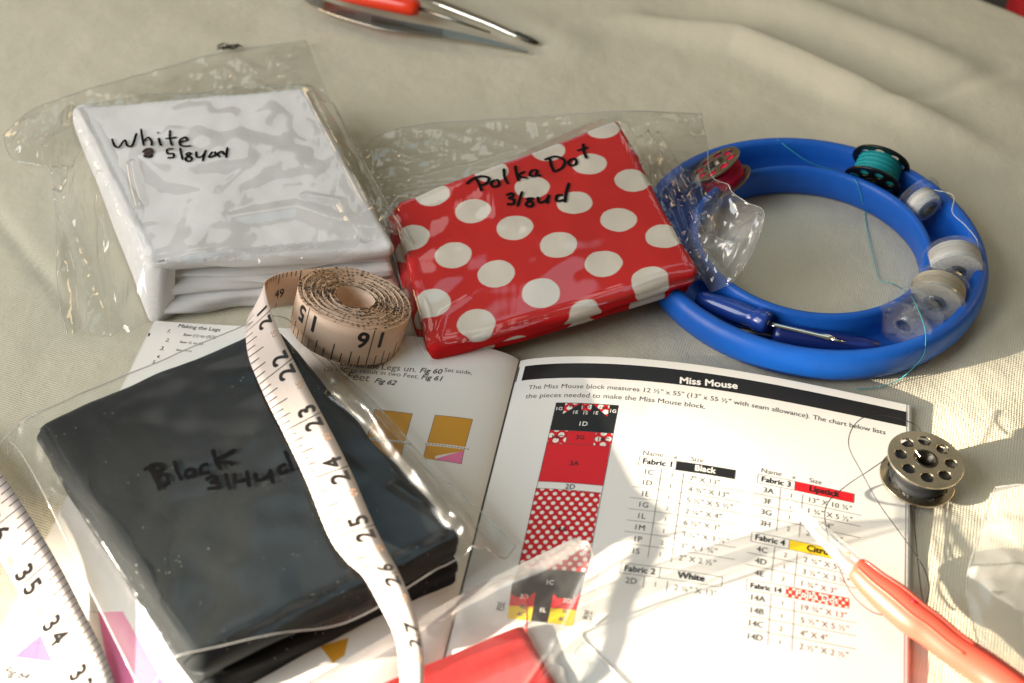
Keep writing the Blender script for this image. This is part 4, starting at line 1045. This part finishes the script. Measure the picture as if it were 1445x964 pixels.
v, f = tube(along(a, b, (0, .02, .08, .5, .85, .97, 1)), [3.0, 4.2, 4.4, 4.2, 3.4, 2.6, 1.0], 18); make('cap', v, f, M['blue_dark'], s2)

# ------------------------------------------------------------------ coral seam ripper on the booklet
cr = thing('seam_ripper', V((P(1300, 870, 8).x, P(1300, 870, 8).y, 2)), 'coral handled seam ripper with clear pointed cap lying across the booklet edge', 'seam ripper')
ctr = [(1207, 800, 11), (1214, 806, 11), (1235, 826, 11), (1262, 848, 11), (1290, 872, 11), (1312, 887, 11), (1345, 914, 10.5), (1390, 945, 10), (1440, 983, 10), (1500, 1030, 9), (1560, 1080, 8)]
rads = [3.4, 4.2, 5.0, 5.8, 5.8, 5.5, 5.3, 5.5, 5.8, 5.6, 4.2]
cp = catmull([tuple(P(*q))+(r_,) for q, r_ in zip(ctr, rads)], 7)
v, f = tube([c[:3] for c in cp], [c[3] for c in cp], 24, .85); hd_ = make('handle', v, f, M['coral'], cr)
mb = MB()
ax = (P(1345, 914, 11)-P(1214, 806, 11)).normalized(); sd = ax.cross(V((0, 0, 1))).normalized()
for off in (-.45, .45):
    pts = [V(c[:3])+sd*(c[3]*off)+V((0, 0, c[3]*.85*math.sqrt(1-off*off)-.12)) for c in cp[6:46]]; v, f = tube(pts, .42, 6); mb.add(v, f)
mb.build('grip_ridge', M['coral'], hd_)
v, f = lathe([(0, .1), (1.0, .1), (1.3, 0)], 16, Matrix.Translation(P(1290, 847, 17.0))); 
v, f = tube([P(1285, 845, 16.6), P(1290, 848, 16.9), P(1294, 851, 16.6)], [.3, .8, .3], 10, .4); make('molded_mark', v, f, M['p_red'], hd_)
capc = [(1210, 802, 11), (1196, 788, 11.5), (1175, 768, 12), (1150, 744, 12.5), (1130, 724, 13), (1114, 707, 13.2)]
cc = catmull([tuple(P(*q))+(r_,) for q, r_ in zip(capc, (3.9, 3.8, 3.3, 2.6, 1.6, .5))], 6)
v, f = tube([c[:3] for c in cc], [c[3] for c in cc], 18, .75); make('clear_cap', v, f, M['clear_cap'], cr)
v, f = tube([P(1208, 800, 11), P(1180, 774, 11.5), P(1150, 745, 12)], [1.1, 1.0, .7], 10, .5); make('blade', v, f, M['steel'], cr)

# ------------------------------------------------------------------ tweezers and red handled tool at the back
def bar(path, widths, th, up=(0, 0, 1)):
    """flat bar: rectangle swept along path; widths across (horizontal), th thick"""
    pts = [V(p) for p in path]; v = []; n = len(pts)
    for i, p in enumerate(pts):
        t = (pts[min(i+1, n-1)]-pts[max(i-1, 0)]).normalized(); s = t.cross(V(up)).normalized(); u = s.cross(t)
        w = widths[i]/2; h_ = th/2; c_ = h_*.5
        for a, b in ((-w, -h_+c_), (-w, h_-c_), (-w+c_, h_), (w-c_, h_), (w, h_-c_), (w, -h_+c_), (w-c_, -h_), (-w+c_, -h_)): v.append(p+s*a+u*b)
    f = grid_faces(n, 8, True)+[tuple(range(7, -1, -1)), tuple(range((n-1)*8, n*8))]; return v, f
tz = thing('tweezers', V((P(600, 40).x, P(600, 40).y, 0)), 'steel tweezers with ridged grip and pointed tip at the top edge', 'tweezers')
a1 = catmull([tuple(P(*q)) for q in ((425, -14, 4), (455, 8, 5), (520, 28, 5.5), (560, 37, 5.5), (620, 46, 5), (690, 60, 4), (745, 74, 2.5))], 5)
w_ = catmull([(5,), (6.5,), (7.5,), (7.2,), (5.2,), (3.2,), (1.0,)], 5)
tup = V((.1, -.45, 1)).normalized()
v, f = bar(a1, [w[0] for w in w_], 1.2, tup); t_arm = make('arm', v, f, M['steel_dull'], tz, False)
mb = MB()
for i in range(26):
    c0 = V(P(525+i*3.9, 29.5+i*.72, 6.6)); d = V((.5, .1, 0))
    s = V((1, -.15, 0)).cross(tup).normalized(); v, f = tube([c0-s*2.6+V((0, 0, .1)), c0+s*2.6+V((0, 0, .1))], .33, 6); mb.add(v, f)
mb.build('ridged_grip', M['steel_dark'], t_arm)
mb = MB()
for r_, (s_, xx) in enumerate((('STAINLESS', 0), ('PRECISION', 1))):
    v, f, x0, w2_ = text2d(s_, .01); o0 = P(466+xx, 12+r_*7, 6.6); ex = (P(500, 20+r_*7, 6.6)-o0); L = ex.length; ex.normalize(); ey = V((-ex.y, ex.x, 0))
    mb.add([o0+ex*(x*L/w2_)+ey*(y*2.0)+V((0, 0, .25+zk)) for x, y, zk in v], f)
mb.build('engraving', M['steel_dark'], t_arm, smooth=False)
a2 = catmull([tuple(P(*q)) for q in ((470, -60, 7), (590, -8, 9), (640, 12, 9), (690, 32, 7), (730, 50, 5), (757, 60, 3))], 5)
w_ = catmull([(5,), (5,), (4.6,), (4.0,), (3.6,), (1.6,)], 5)
v, f = bar(a2, [w[0] for w in w_], 1.4, V((.25, -.2, 1))); t2 = make('arm', v, f, M['steel'], tz, False)
v, f = tube(along(P(718, 44, 5.5), P(760, 62, 3), (0, .3, .7, .95, 1)), [1.2, 2.2, 2.2, 1.4, .3], 12, .6); make('dark_tip', v, f, M['steel_dark'], t2)
rt = thing('precision_screwdriver', V((P(540, 5).x, P(540, 5).y, 0)), 'tool with an orange red rounded handle lying between the tweezer arms', 'hand tool')
ps = along(P(455, -16, 12), P(592, 12, 11), (0, .1, .3, .6, .85, .94, .985, 1)); v, f = tube(ps, [3.6, 4.2, 4.6, 4.7, 4.7, 4.5, 3.6, 2.2], 24); make('handle', v, f, M['orange_red'], rt)
v, f = tube(along(P(592, 12, 11), P(692, 46, 5), (0, .5, 1)), [1.1, 1.0, .5], 10); make('shaft', v, f, M['steel_dull'], rt)

# ------------------------------------------------------------------ small things
lv = MB()
for k in range(26):
    p0 = P(305+random.uniform(0, 24), 70-random.uniform(0, 6)*.8, 2.0); d = V((random.uniform(-1, 5), random.uniform(-1, 2), random.uniform(-.3, .5)))
    v, f = tube(catmull([tuple(p0), tuple(p0+d*.6+V((0, .5, .4))), tuple(p0+d)], 5), .28, 5); lv.add(v, f)
tag(lv.build('lint', M['lint'], base=P(318, 67, 1)), 'tiny tuft of dark lint behind the white fabric bag', 'lint')
c0 = P(1439, 8, -110)
mb = MB(); slab(mb, [P(1438, -60, -110), c0+V((240, 180, 0)), c0+V((230, -110, 0)), P(1442, 70, -110)], 50, 20, n=(20, 20, 8), amp=2)
tag(weld(mb.build('seat_cushion', M['red_pad'])), 'red seat cushion in the dark beyond the table corner', 'cushion')

# ------------------------------------------------------------------ light
def aim(o, tgt): o.rotation_euler = (V(tgt)-V(o.location)).to_track_quat('-Z', 'Y').to_euler()
az = math.radians(15); el = math.radians(15)
sd_ = V((-math.cos(az)*math.cos(el), -math.sin(az)*math.cos(el), math.sin(el)))
sun = bpy.data.lights.new('low_sun', 'SPOT'); so = bpy.data.objects.new('low_sun', sun); COL.objects.link(so)
tgt = mm(P(700, 985, 0)); so.location = tgt+sd_*4.5; aim(so, tgt)
sun.energy = 5400; sun.color = (1, .86, .66); sun.spot_size = math.radians(2.5); sun.spot_blend = .35; sun.shadow_soft_size = .032
win = bpy.data.lights.new('window', 'AREA'); wo = bpy.data.objects.new('window', win); COL.objects.link(wo)
wo.location = (-1.15, -.45, .75); aim(wo, (0, 0, 0)); win.shape = 'RECTANGLE'; win.size = .9; win.size_y = 1.1; win.energy = 17.5; win.color = (.93, .97, 1.0)
world = bpy.data.worlds.new('World'); scene.world = world; world.use_nodes = True
t = world.node_tree; t.nodes.clear(); out = t.nodes.new('ShaderNodeOutputWorld'); bg = t.nodes.new('ShaderNodeBackground'); t.links.new(bg.outputs[0], out.inputs[0])
tc = t.nodes.new('ShaderNodeTexCoord')
def wdot(d):
    n = t.nodes.new('ShaderNodeVectorMath'); n.operation = 'DOT_PRODUCT'; n.inputs[1].default_value = V(d).normalized(); t.links.new(tc.outputs['Generated'], n.inputs[0]); return n.outputs['Value']
def wrange(v, a, b):
    n = t.nodes.new('ShaderNodeMapRange'); n.interpolation_type = 'SMOOTHSTEP'; n.inputs['From Min'].default_value = a; n.inputs['From Max'].default_value = b; t.links.new(v, n.inputs['Value']); return n.outputs[0]
def wmix(f, a, b, mode='MIX'):
    n = t.nodes.new('ShaderNodeMix'); n.data_type = 'RGBA'; n.blend_type = mode
    if isinstance(f, float): n.inputs[0].default_value = f
    else: t.links.new(f, n.inputs[0])
    for i, c in ((6, a), (7, b)):
        if isinstance(c, tuple): n.inputs[i].default_value = (*c, 1)
        else: t.links.new(c, n.inputs[i])
    return n.outputs[2]
c = wmix(wrange(wdot((0, 0, 1)), -.1, 1), (.045, .034, .020), (.15, .125, .080))
c = wmix(wrange(wdot((.02, .42, .91)), .955, .970), c, (.64, .90, 1.02))      # bright ceiling above the far side of the table
c = wmix(wrange(wdot((-.25, .77, .59)), .990, .993), c, (1.3, 1.28, 1.2))          # bright patch added for reflections in the film
c = wmix(wrange(wdot((-.66, .60, .44)), .991, .995), c, (5.0, 3.6, 2.0))  # warm patch added so folds in the film show golden lines
c = wmix(wrange(wdot((.42, .78, .46)), .988, .992), c, (1.4, 1.3, 1.1))  # another added patch for the film to reflect
c = wmix(wrange(wdot((-.93, -.26, .28)), .984, .993), c, (11, 7.0, 3.4))           # warm spot added low on the left for golden film glints
c = wmix(wrange(wdot((.75, .35, .45)), .992, .996), c, (7, 4.6, 2.0))  # added warm spot on the right, for more glints
t.links.new(c, bg.inputs['Color']); bg.inputs['Strength'].default_value = 1.0

scene.view_settings.view_transform = 'Standard'; scene.view_settings.look = 'None'; scene.view_settings.exposure = 0.30; scene.view_settings.gamma = 1.0
cy = scene.cycles; cy.use_denoising = True; cy.max_bounces = 10; cy.transparent_max_bounces = 40; cy.diffuse_bounces = 4; cy.glossy_bounces = 4
cy.caustics_reflective = False; cy.caustics_refractive = False; cy.sample_clamp_indirect = 6
scene.unit_settings.system = 'METRIC'
